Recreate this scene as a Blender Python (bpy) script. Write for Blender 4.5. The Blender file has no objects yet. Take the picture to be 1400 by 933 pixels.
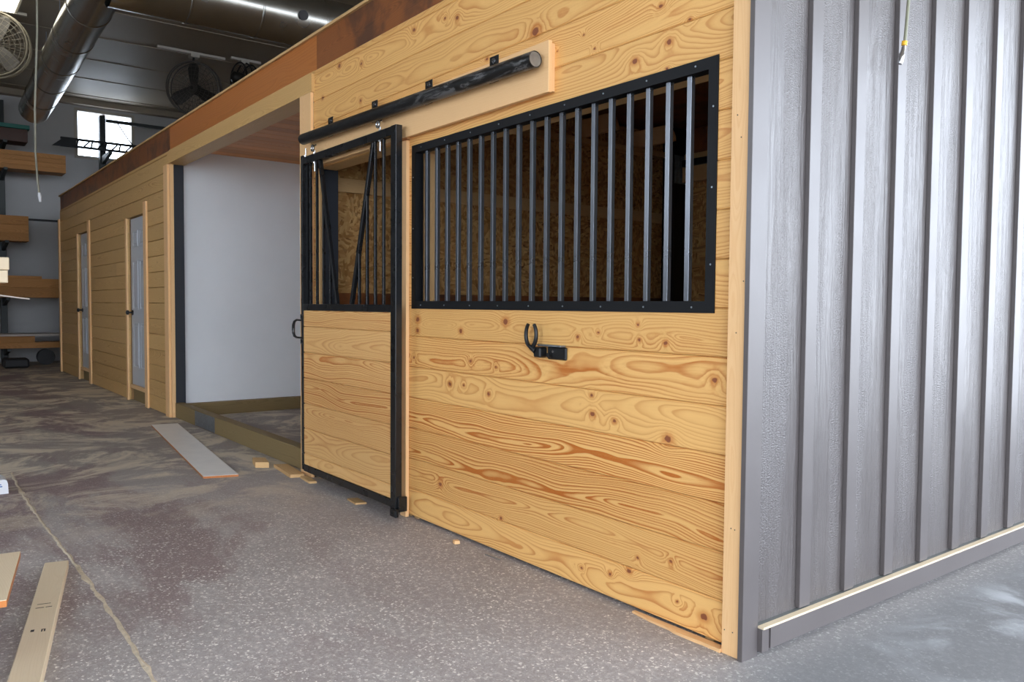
import bpy, math, random
from mathutils import Vector, Matrix
random.seed(7)
SC = bpy.context.scene
COL = SC.collection
PI = math.pi

# ------------------------------------------------------------------ mesh builder
class MB:
    def __init__(s):
        s.v = []; s.f = []; s.gv = []; s.ga = []; s.sm = []
    def add(s, vs, fs, gfun=None, ga=(0.5, 0.6, 0.0), smooth=False):
        b = len(s.v)
        s.v += [tuple(p) for p in vs]
        s.f += [tuple(i + b for i in f) for f in fs]
        s.sm += [smooth] * len(fs)
        for p in vs:
            s.gv.append(gfun(p) if gfun else (p[0], p[2], p[1]))
            s.ga.append(ga)
    # axis aligned or transformed box, small chamfer optional; grain runs along the longest side
    def box(s, x0, x1, y0, y1, z0, z1, M=None, ga=None, ch=0.0):
        if x0 > x1: x0, x1 = x1, x0
        if y0 > y1: y0, y1 = y1, y0
        if z0 > z1: z0, z1 = z1, z0
        c = ((x0 + x1) / 2, (y0 + y1) / 2, (z0 + z1) / 2); d = (x1 - x0, y1 - y0, z1 - z0)
        od = sorted(range(3), key=lambda i: -d[i])
        if ga is None: ga = (random.random(), 0.5, 0.0)
        pts = []; gvs = []
        if ch <= 0:
            loc = [(x, y, z) for x in (x0, x1) for y in (y0, y1) for z in (z0, z1)]
            fs = [(0, 1, 3, 2), (4, 6, 7, 5), (0, 4, 5, 1), (2, 3, 7, 6), (0, 2, 6, 4), (1, 5, 7, 3)]
        else:
            h = [d[i] / 2 for i in range(3)]; ch = min(ch, min(h) * 0.9)
            loc = []; idx = {}
            for sx in (-1, 1):
                for sy in (-1, 1):
                    for sz in (-1, 1):
                        sg = (sx, sy, sz)
                        for a in range(3):
                            p = [c[i] + sg[i] * (h[i] - (0 if i == a else ch)) for i in range(3)]
                            idx[(sg, a)] = len(loc); loc.append(tuple(p))
            fs = []
            def orient(f):
                n = (Vector(loc[f[1]]) - Vector(loc[f[0]])).cross(Vector(loc[f[2]]) - Vector(loc[f[0]]))
                m = sum((Vector(loc[i]) for i in f), Vector()) / len(f) - Vector(c)
                return tuple(f) if n.dot(m) > 0 else tuple(reversed(f))
            for a in range(3):
                b_, c_ = [i for i in range(3) if i != a]
                for sa in (-1, 1):
                    q = []
                    for sb, sc_ in ((-1, -1), (1, -1), (1, 1), (-1, 1)):
                        sg = [0, 0, 0]; sg[a] = sa; sg[b_] = sb; sg[c_] = sc_
                        q.append(idx[(tuple(sg), a)])
                    fs.append(orient(q))
            for a in range(3):          # edges running along axis a
                b_, c_ = [i for i in range(3) if i != a]
                for sb in (-1, 1):
                    for sc_ in (-1, 1):
                        s0 = [0, 0, 0]; s0[a] = -1; s0[b_] = sb; s0[c_] = sc_; s1 = list(s0); s1[a] = 1
                        s0 = tuple(s0); s1 = tuple(s1)
                        fs.append(orient([idx[(s0, b_)], idx[(s1, b_)], idx[(s1, c_)], idx[(s0, c_)]]))
            for sx in (-1, 1):
                for sy in (-1, 1):
                    for sz in (-1, 1):
                        sg = (sx, sy, sz)
                        fs.append(orient([idx[(sg, 0)], idx[(sg, 1)], idx[(sg, 2)]]))
        b = len(s.v)
        for p in loc:
            g = (p[od[0]], p[od[1]] - c[od[1]], p[od[2]] - c[od[2]])
            s.gv.append(g); s.ga.append(ga)
            s.v.append(tuple(M @ Vector(p)) if M else p)
        s.f += [tuple(i + b for i in f) for f in fs]; s.sm += [False] * len(fs)
        return s
    # horizontal plank running along x whose front looks to -y; long front edges eased
    def plank(s, x0, x1, z0, z1, yf, yb, zc, ga, b=0.003, e0=True, e1=True):
        lo = b if e0 else 0.0; hi = b if e1 else 0.0
        sec = [(yb, z0), (yf + lo, z0), (yf, z0 + lo), (yf, z1 - hi), (yf + hi, z1), (yb, z1)]
        vs = [(x, y, z) for x in (x0, x1) for (y, z) in sec]
        n = len(sec)
        fs = [(i, (i + 1) % n, n + (i + 1) % n, n + i) for i in range(n)]
        fs += [tuple(reversed(range(n))), tuple(range(n, 2 * n))]
        s.add(vs, fs, lambda p: (p[0], p[2] - zc, p[1] - yf), ga)
    def tube(s, pts, r, n=12, smooth=True, cap=True, ga=(0.5, 0.6, 0)):
        pts = [Vector(p) for p in pts]
        rs = r if isinstance(r, (list, tuple)) else [r] * len(pts)
        vs = []; fs = []
        prev = None
        for i, p in enumerate(pts):
            t = (pts[min(i + 1, len(pts) - 1)] - pts[max(i - 1, 0)]).normalized()
            if prev is None:
                a = Vector((0, 0, 1)) if abs(t.z) < 0.9 else Vector((1, 0, 0))
                u = t.cross(a).normalized()
            else:
                u = (prev - t * prev.dot(t)).normalized()
            prev = u; w = t.cross(u)
            for k in range(n):
                an = 2 * PI * k / n
                vs.append(p + (u * math.cos(an) + w * math.sin(an)) * rs[i])
        for i in range(len(pts) - 1):
            for k in range(n):
                a = i * n + k; b = i * n + (k + 1) % n
                fs.append((a, b, b + n, a + n))
        s.add(vs, fs, None, ga, smooth)
        if cap:
            b0 = len(s.v)
            s.add([vs[k] for k in range(n)], [tuple(reversed(range(n)))], None, ga)
            s.add([vs[(len(pts) - 1) * n + k] for k in range(n)], [tuple(range(n))], None, ga)
        return s
    def bar(s, p0, p1, w, d, up=(0, 1, 0), ga=None, ch=0.0):
        p0 = Vector(p0); p1 = Vector(p1); t = (p1 - p0); L = t.length; t.normalize()
        u = Vector(up); u = (u - t * u.dot(t)).normalized(); r = t.cross(u)
        M = Matrix(((t.x, r.x, u.x, p0.x), (t.y, r.y, u.y, p0.y), (t.z, r.z, u.z, p0.z), (0, 0, 0, 1)))
        return s.box(0, L, -w / 2, w / 2, -d / 2, d / 2, M=M, ga=ga, ch=ch)
    def prism(s, poly, ax, a0, a1, ga=None):
        # poly: outline in the two other axes (in xyz order), extruded along ax
        n = len(poly); i = 'xyz'.index(ax)
        def mk(p, a):
            q = list(p); q.insert(i, a); return tuple(q)
        vs = [mk(p, a0) for p in poly] + [mk(p, a1) for p in poly]
        area = sum(poly[k][0] * poly[(k + 1) % n][1] - poly[(k + 1) % n][0] * poly[k][1] for k in range(n))
        flip = (area > 0) == (ax != 'y')
        fs = [(k, (k + 1) % n, n + (k + 1) % n, n + k) for k in range(n)] + [tuple(reversed(range(n))), tuple(range(n, 2 * n))]
        if not flip: fs = [tuple(reversed(f)) for f in fs]
        s.add(vs, fs, None, ga or (random.random(), 0.5, 0))
        return s
    def disc_ring(s, c, axis, r0, r1, th, n=32):
        pass

def link_mesh(name, m, mat, origin=(0, 0, 0), parent=None):
    me = bpy.data.meshes.new(name)
    o = Vector(origin)
    me.from_pydata([tuple(Vector(p) - o) for p in m.v], [], m.f)
    me.update()
    a = me.attributes.new('gv', 'FLOAT_VECTOR', 'POINT'); a.data.foreach_set('vector', [c for g in m.gv for c in g])
    a = me.attributes.new('ga', 'FLOAT_VECTOR', 'POINT'); a.data.foreach_set('vector', [c for g in m.ga for c in g])
    me.polygons.foreach_set('use_smooth', m.sm)
    me.materials.append(mat)
    ob = bpy.data.objects.new(name, me); COL.objects.link(ob)
    return ob

def base_center(m):
    xs = [p[0] for p in m.v]; ys = [p[1] for p in m.v]; zs = [p[2] for p in m.v]
    return ((min(xs) + max(xs)) / 2, (min(ys) + max(ys)) / 2, min(zs))

def struct(name, m, mat, label=None, parent=None):
    ob = link_mesh(name, m, mat, (0, 0, 0))
    if parent is not None: ob.parent = parent
    else: ob['kind'] = 'structure'
    if label: ob['label'] = label
    return ob

def tag(o, label, cat, group=None, kind=None):
    if label: o['label'] = label
    if cat: o['category'] = cat
    if group: o['group'] = group
    if kind: o['kind'] = kind
    return o

def solo(name, m, mat, label, cat, group=None, kind=None):
    c = base_center(m)
    ob = link_mesh(name, m, mat, c); ob.location = c
    return tag(ob, label, cat, group, kind)

def root(name, loc, label, cat, group=None):
    o = bpy.data.objects.new(name, None); COL.objects.link(o)
    o.empty_display_size = 0.1; o.location = loc
    return tag(o, label, cat, group)

def part(name, m, mat, parent, label=None):
    # world coordinates in m; parent chain only translated
    w = Vector((0, 0, 0)); p = parent
    while p is not None: w += Vector(p.location); p = p.parent
    c = Vector(base_center(m))
    ob = link_mesh(name, m, mat, c); ob.parent = parent; ob.location = c - w
    if label: ob['label'] = label
    return ob

# ------------------------------------------------------------------ materials
def srgb(r, g, b):
    def f(c):
        c /= 255.0
        return c / 12.92 if c <= 0.04045 else ((c + 0.055) / 1.055) ** 2.4
    return (f(r), f(g), f(b), 1.0)

class NT:
    def __init__(s, name):
        s.m = bpy.data.materials.new(name); s.m.use_nodes = True
        s.t = s.m.node_tree; s.t.nodes.clear()
        s.out = s.n('ShaderNodeOutputMaterial'); s.b = s.n('ShaderNodeBsdfPrincipled')
        s.t.links.new(s.b.outputs[0], s.out.inputs[0])
    def n(s, typ, **kw):
        x = s.t.nodes.new(typ)
        for k, v in kw.items(): setattr(x, k, v)
        return x
    def set(s, sock, v):
        if hasattr(v, 'links') or isinstance(v, bpy.types.NodeSocket): s.t.links.new(v, sock)
        else:
            try: sock.default_value = v
            except Exception: sock.default_value = (v[0], v[1], v[2])
    def math(s, op, a, b=None, c=None, clamp=False):
        x = s.n('ShaderNodeMath', operation=op); x.use_clamp = clamp
        s.set(x.inputs[0], a)
        if b is not None: s.set(x.inputs[1], b)
        if c is not None: s.set(x.inputs[2], c)
        return x.outputs[0]
    def vm(s, op, a, b=None, c=None):
        x = s.n('ShaderNodeVectorMath', operation=op)
        s.set(x.inputs[0], a)
        if b is not None:
            s.set(x.inputs[3 if op == 'SCALE' else 1], b)
        if c is not None: s.set(x.inputs[2], c)
        return x.outputs['Value'] if op in ('LENGTH', 'DOT_PRODUCT', 'DISTANCE') else x.outputs[0]
    def comb(s, x, y, z):
        c = s.n('ShaderNodeCombineXYZ')
        for i, v in enumerate((x, y, z)): s.set(c.inputs[i], v)
        return c.outputs[0]
    def sep(s, v):
        c = s.n('ShaderNodeSeparateXYZ'); s.set(c.inputs[0], v); return c.outputs
    def noise(s, vec, scale, detail=2, rough=0.5, dist=0.0, col=False):
        x = s.n('ShaderNodeTexNoise'); s.set(x.inputs['Vector'], vec)
        x.inputs['Scale'].default_value = scale; x.inputs['Detail'].default_value = detail
        x.inputs['Roughness'].default_value = rough; x.inputs['Distortion'].default_value = dist
        return x.outputs['Color' if col else 'Fac']
    def vor(s, vec, scale, feature='F1', rnd=1.0):
        x = s.n('ShaderNodeTexVoronoi', feature=feature); s.set(x.inputs['Vector'], vec)
        x.inputs['Scale'].default_value = scale
        x.inputs['Randomness'].default_value = rnd
        return x.outputs
    def ramp(s, fac, stops, interp='LINEAR'):
        x = s.n('ShaderNodeValToRGB'); x.color_ramp.interpolation = interp
        e = x.color_ramp.elements
        while len(e) < len(stops): e.new(0.5)
        for i, (p, c) in enumerate(stops):
            e[i].position = p; e[i].color = c if not isinstance(c, (int, float)) else (c, c, c, 1)
        s.set(x.inputs[0], fac); return x.outputs[0]
    def mix(s, fac, a, b, mode='MIX'):
        x = s.n('ShaderNodeMix', data_type='RGBA', blend_type=mode)
        s.set(x.inputs[0], fac); s.set(x.inputs[6], a); s.set(x.inputs[7], b)
        return x.outputs[2]
    def mr(s, v, a, b, c=0.0, d=1.0, smooth=False):
        x = s.n('ShaderNodeMapRange'); x.clamp = True
        if smooth: x.interpolation_type = 'SMOOTHSTEP'
        s.set(x.inputs[0], v)
        for i, k in enumerate((a, b, c, d)): s.set(x.inputs[i + 1], k)
        return x.outputs[0]
    def bump(s, h, strength=0.3, dist=0.005):
        x = s.n('ShaderNodeBump'); x.inputs['Strength'].default_value = strength; x.inputs['Distance'].default_value = dist
        s.set(x.inputs['Height'], h); s.t.links.new(x.outputs[0], s.b.inputs['Normal'])
    def attr(s, name):
        x = s.n('ShaderNodeAttribute', attribute_name=name); return x.outputs['Vector']
    def pos(s): return s.n('ShaderNodeNewGeometry').outputs['Position']
    def obj(s): return s.n('ShaderNodeTexCoord').outputs['Object']
    def fin(s, color=None, rough=None, metal=None, spec=None):
        if color is not None: s.set(s.b.inputs['Base Color'], color)
        if rough is not None: s.set(s.b.inputs['Roughness'], rough)
        if metal is not None: s.set(s.b.inputs['Metallic'], metal)
        if spec is not None: s.b.inputs['Specular IOR Level'].default_value = spec
        return s.m

def wood(name, pale, orange, knotc=srgb(150, 88, 56), ringf=150.0, rough=0.45, knots=None, contrast=1.0, knot_amt=0.55, tint=0.10, grime=None):
    T = NT(name)
    gv = T.sep(T.attr('gv')); ga = T.sep(T.attr('ga'))
    al, ac, dp = gv[0], gv[1], gv[2]
    R, CT, PD = ga[0], ga[1], ga[2]
    wn = T.n('ShaderNodeTexWhiteNoise', noise_dimensions='1D'); T.set(wn.inputs['W'], R)
    r = T.sep(wn.outputs['Color'])
    off = T.math('MULTIPLY', R, 37.0)
    # slow wander of the pith line along the board
    wv = T.comb(T.math('MULTIPLY', al, 0.9), T.math('MULTIPLY', ac, 2.2), off)
    n1 = T.sep(T.noise(wv, 1.0, 2, 0.5, 0.0, col=True))
    wv2 = T.comb(T.math('MULTIPLY', al, 4.5), T.math('MULTIPLY', ac, 11.0), off)
    n2 = T.noise(wv2, 1.0, 2, 0.5)
    zc = T.math('ADD', T.math('SUBTRACT', ac, T.math('MULTIPLY', T.math('SUBTRACT', r[0], 0.5), 0.10)),
                T.math('MULTIPLY', T.math('SUBTRACT', n1[0], 0.5), 0.16))
    dc = T.math('ADD', T.math('ADD', T.math('ADD', dp, PD), T.math('MULTIPLY', r[1], 0.035)),
                T.math('MULTIPLY', T.math('SUBTRACT', n1[1], 0.5), 0.20))
    rad = T.math('SQRT', T.math('ADD', T.math('MULTIPLY', zc, zc), T.math('ADD', T.math('MULTIPLY', dc, dc), 0.00004)))
    rad = T.math('ADD', rad, T.math('MULTIPLY', T.math('SUBTRACT', n2, 0.5), 0.011))
    # knots scattered by cell noise
    kv = T.comb(al, T.math('ADD', ac, T.math('MULTIPLY', R, 9.0)), 0.0)
    vo = T.vor(kv, 3.2)
    kd = T.math('DIVIDE', vo['Distance'], 3.2)
    sel = T.sep(vo['Color'])
    ksz = T.math('MULTIPLY', T.math('GREATER_THAN', knot_amt, sel[0]), T.mr(sel[1], 0, 1, 0.0025, 0.009))
    D = T.math('DIVIDE', kd, T.math('ADD', ksz, 0.0004))
    if knots:
        P = T.pos()
        D = T.math('MAXIMUM', D, 0.0) if knot_amt > 0 else None
        wob = T.vm('SCALE', T.vm('SUBTRACT', T.noise(P, 45.0, 1, 0.5, 0, col=True), (0.5, 0.5, 0.5)), 0.012)
        Pw = T.vm('ADD', P, wob)
        for (kx, kz, ks, asp) in knots:
            sx = 1.0 / (ks * asp); sz = 1.0 / ks
            v = T.vm('MULTIPLY_ADD', Pw, (sx, 0.0, sz), (-kx * sx, 0.0, -kz * sz))
            L = T.vm('LENGTH', v)
            D = L if D is None else T.math('SMOOTH_MIN', D, L, 0.5)
    kb = T.math('POWER', 2.718, T.math('MULTIPLY', T.math('MULTIPLY', D, D), -0.055))
    rad = T.math('ADD', rad, T.math('MULTIPLY', kb, 0.03))
    rg = T.math('MULTIPLY', rad, ringf)
    # uneven ring spacing
    rg = T.math('ADD', rg, T.math('MULTIPLY', T.noise(T.comb(rg, off, 0), 0.35, 1), 2.4))
    fr = T.math('FRACT', rg)
    band = T.ramp(fr, [(0.0, 0.05), (0.35, 0.0), (0.62, 0.35), (0.86, 1.0), (0.93, 0.9), (1.0, 0.06)])
    bigv = T.noise(T.comb(T.math('MULTIPLY', al, 1.3), T.math('MULTIPLY', ac, 10.0), off), 1.0, 2)
    amt = T.math('MULTIPLY', T.math('MULTIPLY', CT, contrast), T.mr(bigv, 0.3, 0.7, 0.55, 1.15))
    fac = T.math('MULTIPLY', band, amt, clamp=True)
    fib = T.noise(T.comb(T.math('MULTIPLY', al, 7.0), T.math('MULTIPLY', ac, 420.0), T.math('MULTIPLY', dp, 300.0)), 1.0, 2)
    c = T.mix(fac, pale, orange)
    c = T.mix(T.mr(fib, 0.3, 0.75, 0.0, 0.22), c, T.mix(0.5, pale, orange))
    # board to board tone
    tn = T.mix(r[2], (1 - tint, 1 - tint * 1.1, 1 - tint * 1.3, 1), (1 + tint * 0.4, 1 + tint * 0.4, 1 + tint * 0.4, 1))
    c = T.mix(1.0, c, tn, 'MULTIPLY')
    halo = T.mr(D, 1.0, 3.2, 0.55, 0.0, smooth=True)
    c = T.mix(halo, c, orange)
    km = T.mr(D, 0.85, 1.15, 1.0, 0.0, smooth=True)
    kr = T.math('FRACT', T.math('MULTIPLY', D, 2.6))
    c = T.mix(km, c, T.mix(T.math('MULTIPLY', kr, 0.45), knotc, (knotc[0] * .45, knotc[1] * .4, knotc[2] * .4, 1)))
    if grime:
        gn = T.noise(T.pos(), 3.0, 4, 0.65, 0.4)
        gf = T.mr(gn, 0.42, 0.66, 0.0, grime[1], smooth=True)
        c = T.mix(gf, c, grime[0])
    T.bump(T.math('ADD', T.math('MULTIPLY', fib, 0.5), band), 0.12, 0.0015)
    return T.fin(c, rough, 0.0, 0.35)

def paint(name, col, rough=0.4, var=0.06, scale=3.0, metal=0.0, spec=0.5, bump=None, rv=0.04):
    T = NT(name); P = T.obj()
    n = T.noise(P, scale, 4, 0.6)
    c = T.mix(T.mr(n, 0.3, 0.7), tuple(x * (1 - var) for x in col[:3]) + (1,), tuple(min(1, x * (1 + var)) for x in col[:3]) + (1,))
    rr = T.mr(T.noise(P, scale, 2), 0.3, 0.7, max(0, rough - rv), rough + rv)
    if bump: T.bump(T.noise(P, bump[0], 3), bump[1], bump[2])
    return T.fin(c, rr, metal, spec)

# knots read off the near wall: x, z, radius, stretch
KN = [(571,437,5),(571,452,4),(691,440,6),(630,453,4),(790,461,3),(818,455,2.5),(872,444,2.5),(874,465,3),(910,469,4),(566,489,2),(643.5,494,3),(678,502,2),
      (977,520,5),(615,525,4),(634,527,2.5),(668,539,3.5),(809,541,3.5),(810,566.5,4.5),(840,576,4),(913,601,7),(602,662.5,4),(685,709,3),(871.5,763,3),
      (917,768,3),(860,781,4),(926,823,2.5),(962.5,844,7),(795,777,2),(834,785,3),(868,84,5.5),(915,57,5),(912,94,2.5),(798,48,2),(903.5,8,4),(813,67,2),
      (943,26,3),(732,43,8),(625,24,4),(608.5,25,2.5),(566,41,4),(494,87,3),(464,90,4),(493,138,3),(441,134,3),(665.5,81,3),(762,70,1.5)]
CX, CY, CZ, YAW, PITCH, ROLL, FPX = 1.6677, -2.2848, 1.1998, 0.9162, -0.044, 0.0077, 1099.82
_F = Vector((-math.sin(YAW) * math.cos(PITCH), math.cos(YAW) * math.cos(PITCH), math.sin(PITCH)))
_R = Vector((math.cos(YAW), math.sin(YAW), 0)); _U = _R.cross(_F)
_R2 = math.cos(ROLL) * _R + math.sin(ROLL) * _U; _U2 = -math.sin(ROLL) * _R + math.cos(ROLL) * _U
def survey(u, v):      # the photographed knot's place on the board wall (plane y = 0)
    d = _F + _R2 * ((u - 700) / FPX) - _U2 * ((v - 466.5) / FPX)
    t = -CY / d.y; return (CX + t * d.x, CZ + t * d.z, t)
knots = []
for (u, v, r) in KN:
    x, z, t = survey(u, v); knots.append((x, z, r * t / FPX * 0.62, 1.35))

PALE = srgb(238, 190, 118); ORG = srgb(186, 100, 30)
M_pine = wood('pine_boards_near', PALE, ORG, knots=knots, knot_amt=0.0, contrast=1.5, tint=0.08, ringf=105)
M_pine2 = wood('pine_boards', srgb(222, 182, 120), srgb(180, 124, 66), knot_amt=0.6, tint=0.12)
M_doorpine = wood('pine_door_boards', srgb(232, 188, 124), srgb(188, 108, 42), knot_amt=0.35, tint=0.10, ringf=105, contrast=1.7)
M_trim = wood('whitewood_trim', srgb(244, 200, 146), srgb(222, 160, 100), srgb(150, 90, 50), knot_amt=0.4, contrast=0.6, tint=0.05)
M_ply = wood('orange_plywood', srgb(186, 116, 60), srgb(146, 80, 34), knot_amt=0.2, contrast=0.5, ringf=60, tint=0.05, rough=0.4)
M_rim = wood('stained_rim_board', srgb(150, 92, 52), srgb(96, 52, 26), knot_amt=0.2, contrast=0.7, tint=0.15, grime=(srgb(70, 52, 44), 0.75))
M_pale = wood('pale_stud_wood', srgb(220, 202, 172), srgb(196, 168, 128), srgb(120, 90, 60), knot_amt=.2, contrast=.45, tint=.03, rough=.6)
M_treated = wood('treated_timber', srgb(144, 124, 86), srgb(102, 82, 50), knot_amt=0.35, contrast=0.6, tint=0.1, rough=0.7)
M_stud = wood('rough_lumber', srgb(214, 176, 124), srgb(176, 126, 72), knot_amt=0.5, contrast=0.6, tint=0.12, rough=0.65)
M_lumber = wood('stored_lumber', srgb(190, 136, 80), srgb(140, 90, 44), knot_amt=0.5, contrast=0.7, tint=0.2, rough=0.65)
M_ceilpine = wood('stained_ceiling_boards', srgb(226, 158, 96), srgb(170, 100, 50), knot_amt=0.6, contrast=0.8, tint=0.2, rough=0.45)

def mat_osb():
    T = NT('osb_sheathing'); P = T.pos()
    wz = T.noise(P, 3.0, 2, 0.5, 0, col=True)
    Pw = T.vm('ADD', P, T.vm('SCALE', wz, 0.12))
    v1 = T.vor(T.vm('MULTIPLY', Pw, (1.0, 26.0, 60.0)), 1.0)
    v2 = T.vor(T.vm('MULTIPLY', Pw, (60.0, 62.0, 27.0)), 1.0)
    a = T.sep(v1['Color'])[0]; b = T.sep(v2['Color'])[1]
    m = T.math('GREATER_THAN', T.noise(P, 9.0, 1), 0.5)
    k = T.math('ADD', T.math('MULTIPLY', a, m), T.math('MULTIPLY', b, T.math('SUBTRACT', 1.0, m)))
    c = T.ramp(k, [(0.0, srgb(150, 104, 54)), (0.4, srgb(196, 150, 92)), (0.8, srgb(224, 184, 124)), (1.0, srgb(120, 78, 40))])
    c = T.mix(T.mr(T.noise(P, 1.6, 4, 0.6), 0.35, 0.7, 0, 0.5), c, srgb(170, 120, 66))
    T.bump(k, 0.15, 0.002)
    return T.fin(c, 0.55, 0, 0.3)
M_osb = mat_osb()

def mat_siding():
    T = NT('painted_woodgrain_siding'); P = T.pos()
    s = T.sep(P)
    sheet = T.math('FLOOR', T.math('DIVIDE', s[1], 0.2995))
    gp = T.comb(T.math('MULTIPLY', s[0], 20), T.math('MULTIPLY', s[1], 34.0), T.math('ADD', T.math('MULTIPLY', s[2], 2.4), T.math('MULTIPLY', sheet, 3.7)))
    g1 = T.noise(gp, 1.0, 3, 0.55, 1.2)
    ringy = T.math('FRACT', T.math('MULTIPLY', g1, 9.0))
    ck = T.noise(T.comb(T.math('MULTIPLY', s[0], 10), T.math('MULTIPLY', s[1], 130.0), T.math('MULTIPLY', s[2], 190.0)), 1.0, 2, 0.6)
    msk = T.mr(T.noise(T.comb(0.0, T.math('MULTIPLY', s[1], 9.0), T.math('MULTIPLY', s[2], 0.7)), 1.0, 2), 0.4, 0.6)
    h = T.math('ADD', T.math('MULTIPLY', ringy, 0.5), T.math('MULTIPLY', T.math('MULTIPLY', ck, msk), 2.4))
    T.bump(h, 0.5, 0.0026)
    c = T.mix(T.mr(T.noise(P, 2.5, 3), 0.3, 0.7), srgb(82, 76, 75), srgb(90, 84, 82))
    return T.fin(c, T.mr(ck, 0.3, 0.8, 0.28, 0.44), 0, 0.68)
M_siding = mat_siding()
M_graytrim = paint('painted_grey_trim', srgb(92, 86, 85), 0.36, 0.04, 5.0, spec=0.68, bump=(60, 0.08, 0.002))
M_flash = paint('grey_green_ledge', srgb(100, 102, 99), 0.5, 0.06)

def mat_floor():
    T = NT('stained_concrete_floor'); P = T.pos(); s = T.sep(P)
    base = T.noise(P, 1.3, 6, 0.65, 0.3)
    grimy = T.mr(s[0], -2.6, -5.5, 0.0, 1.0, smooth=True)
    c = T.mix(T.mr(base, 0.3, 0.7), srgb(144, 138, 136), srgb(178, 172, 170))
    c = T.mix(T.math('MULTIPLY', grimy, 0.75), c, srgb(128, 116, 104))
    # old red oxide paint left in patches
    rn = T.noise(T.comb(T.math('MULTIPLY', s[0], 0.62), T.math('MULTIPLY', s[1], 1.5), 3.3), 1.0, 6, 0.62, 0.5)
    rmask = T.mr(rn, 0.44, 0.57, 0.0, 0.85, smooth=True)
    left = T.mr(s[0], -0.2, -2.0, 0.1, 1.0, smooth=True)
    edge = T.mr(s[1], -0.45, -0.9, 0.15, 1.0, smooth=True)
    c = T.mix(T.math('MULTIPLY', T.math('MULTIPLY', rmask, left), edge), c, srgb(112, 82, 86))
    # sawdust dragged across the slab
    dn = T.noise(T.comb(T.math('MULTIPLY', s[0], 1.5), T.math('MULTIPLY', s[1], 1.1), 8.1), 1.0, 8, 0.72, 1.6)
    far = T.mr(s[0], -2.4, -4.2, 0.0, 1.0, smooth=True)
    c = T.mix(T.math('MULTIPLY', T.mr(dn, 0.47, 0.58, 0.0, 0.9), far), c, srgb(216, 202, 176))
    # bright chips of aggregate and splinters
    near = T.mr(s[0], -4.5, -1.6, 0.12, 1.0, smooth=True)
    vw = T.vm('ADD', P, T.vm('SCALE', T.noise(P, 80, 2, 0.5, 0, col=True), 0.022))
    v = T.vor(vw, 70.0); vs_ = T.sep(v['Color'])
    chip = T.math('MULTIPLY', T.math('LESS_THAN', v['Distance'], T.mr(vs_[1], 0, 1, 0.12, 0.42)), T.math('GREATER_THAN', vs_[0], 0.22))
    dens = T.mr(T.noise(P, 2.2, 4, 0.6), 0.33, 0.52, 0.25, 1.0)
    c = T.mix(T.math('MULTIPLY', T.math('MULTIPLY', chip, near), dens), c, srgb(246, 242, 234))
    v2 = T.vor(P, 150.0); v2s = T.sep(v2['Color'])
    pit = T.math('MULTIPLY', T.math('LESS_THAN', v2['Distance'], 0.28), T.math('GREATER_THAN', v2s[0], 0.7))
    c = T.mix(T.math('MULTIPLY', T.math('MULTIPLY', pit, near), 0.5), c, srgb(88, 80, 78))
    fine = T.noise(P, 130.0, 3, 0.7)
    mid = T.noise(P, 38.0, 4, 0.75)
    c = T.mix(T.math('MULTIPLY', T.mr(mid, 0.42, 0.6, 0.4, 0.0), near), c, srgb(128, 118, 114))
    c = T.mix(T.math('MULTIPLY', T.mr(mid, 0.52, 0.66, 0.0, 0.35), near), c, srgb(222, 214, 204))
    c = T.mix(T.mr(fine, 0.3, 0.72, 0.0, 0.35), c, srgb(210, 204, 198))
    # shade beside the siding painted into the floor colour, with a paler mottled patch
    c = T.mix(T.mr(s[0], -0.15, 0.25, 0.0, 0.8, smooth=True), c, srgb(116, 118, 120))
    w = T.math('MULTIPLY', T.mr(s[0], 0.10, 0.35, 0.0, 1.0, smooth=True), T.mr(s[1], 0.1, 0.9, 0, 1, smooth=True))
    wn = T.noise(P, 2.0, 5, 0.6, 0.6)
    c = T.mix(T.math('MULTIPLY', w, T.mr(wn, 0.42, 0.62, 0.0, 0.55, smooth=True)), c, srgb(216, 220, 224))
    T.bump(T.math('ADD', fine, T.math('MULTIPLY', base, 2.0)), 0.25, 0.002)
    return T.fin(c, T.mr(base, 0.3, 0.7, 0.62, 0.78), 0, 0.25)
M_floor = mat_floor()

M_black = paint('black_powder_coat', srgb(22, 23, 25), 0.28, 0.1, 8, spec=0.5)
M_blackflat = paint('black_angle_iron', srgb(14, 16, 19), 0.5, 0.1, 8, spec=0.3)
M_bar = paint('satin_dark_bar_steel', srgb(120, 124, 130), 0.3, 0.06, 8, metal=0.85)
M_plastic = paint('black_moulded_plastic', srgb(16, 17, 19), 0.42, 0.1, 20)
M_chrome = paint('zinc_plated_steel', srgb(200, 202, 205), 0.22, 0.03, 8, metal=1.0)
M_galv = paint('galvanised_steel', srgb(150, 158, 166), 0.38, 0.18, 30, metal=0.85)
M_darkpaint = paint('dark_slate_paint', srgb(44, 48, 55), 0.5, 0.05)
M_white = paint('white_wall_panel', srgb(240, 243, 246), 0.38, 0.02, 2.0)
M_doorwhite = paint('white_door_paint', srgb(196, 200, 206), 0.4, 0.02, 2.0)
M_melamine = paint('white_melamine', srgb(236, 232, 224), 0.4, 0.05, 6.0)
M_wallfar = paint('grey_shop_wall', srgb(176, 176, 176), 0.6, 0.06, 0.7)
M_ceilshop = paint('shop_ceiling_liner', srgb(140, 128, 110), 0.6, 0.08, 0.6, metal=0.0)
M_greensteel = paint('dark_green_rack_steel', srgb(30, 38, 38), 0.5, 0.08)
M_teal = paint('teal_painted_board', srgb(30, 108, 98), 0.5, 0.05)
M_brownboard = paint('dark_brown_board', srgb(70, 44, 34), 0.6, 0.1)
M_fan = paint('fan_grey_steel', srgb(78, 74, 70), 0.5, 0.05)
M_fanlight = paint('fan_pale_steel', srgb(128, 120, 104), 0.5, 0.05)
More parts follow.
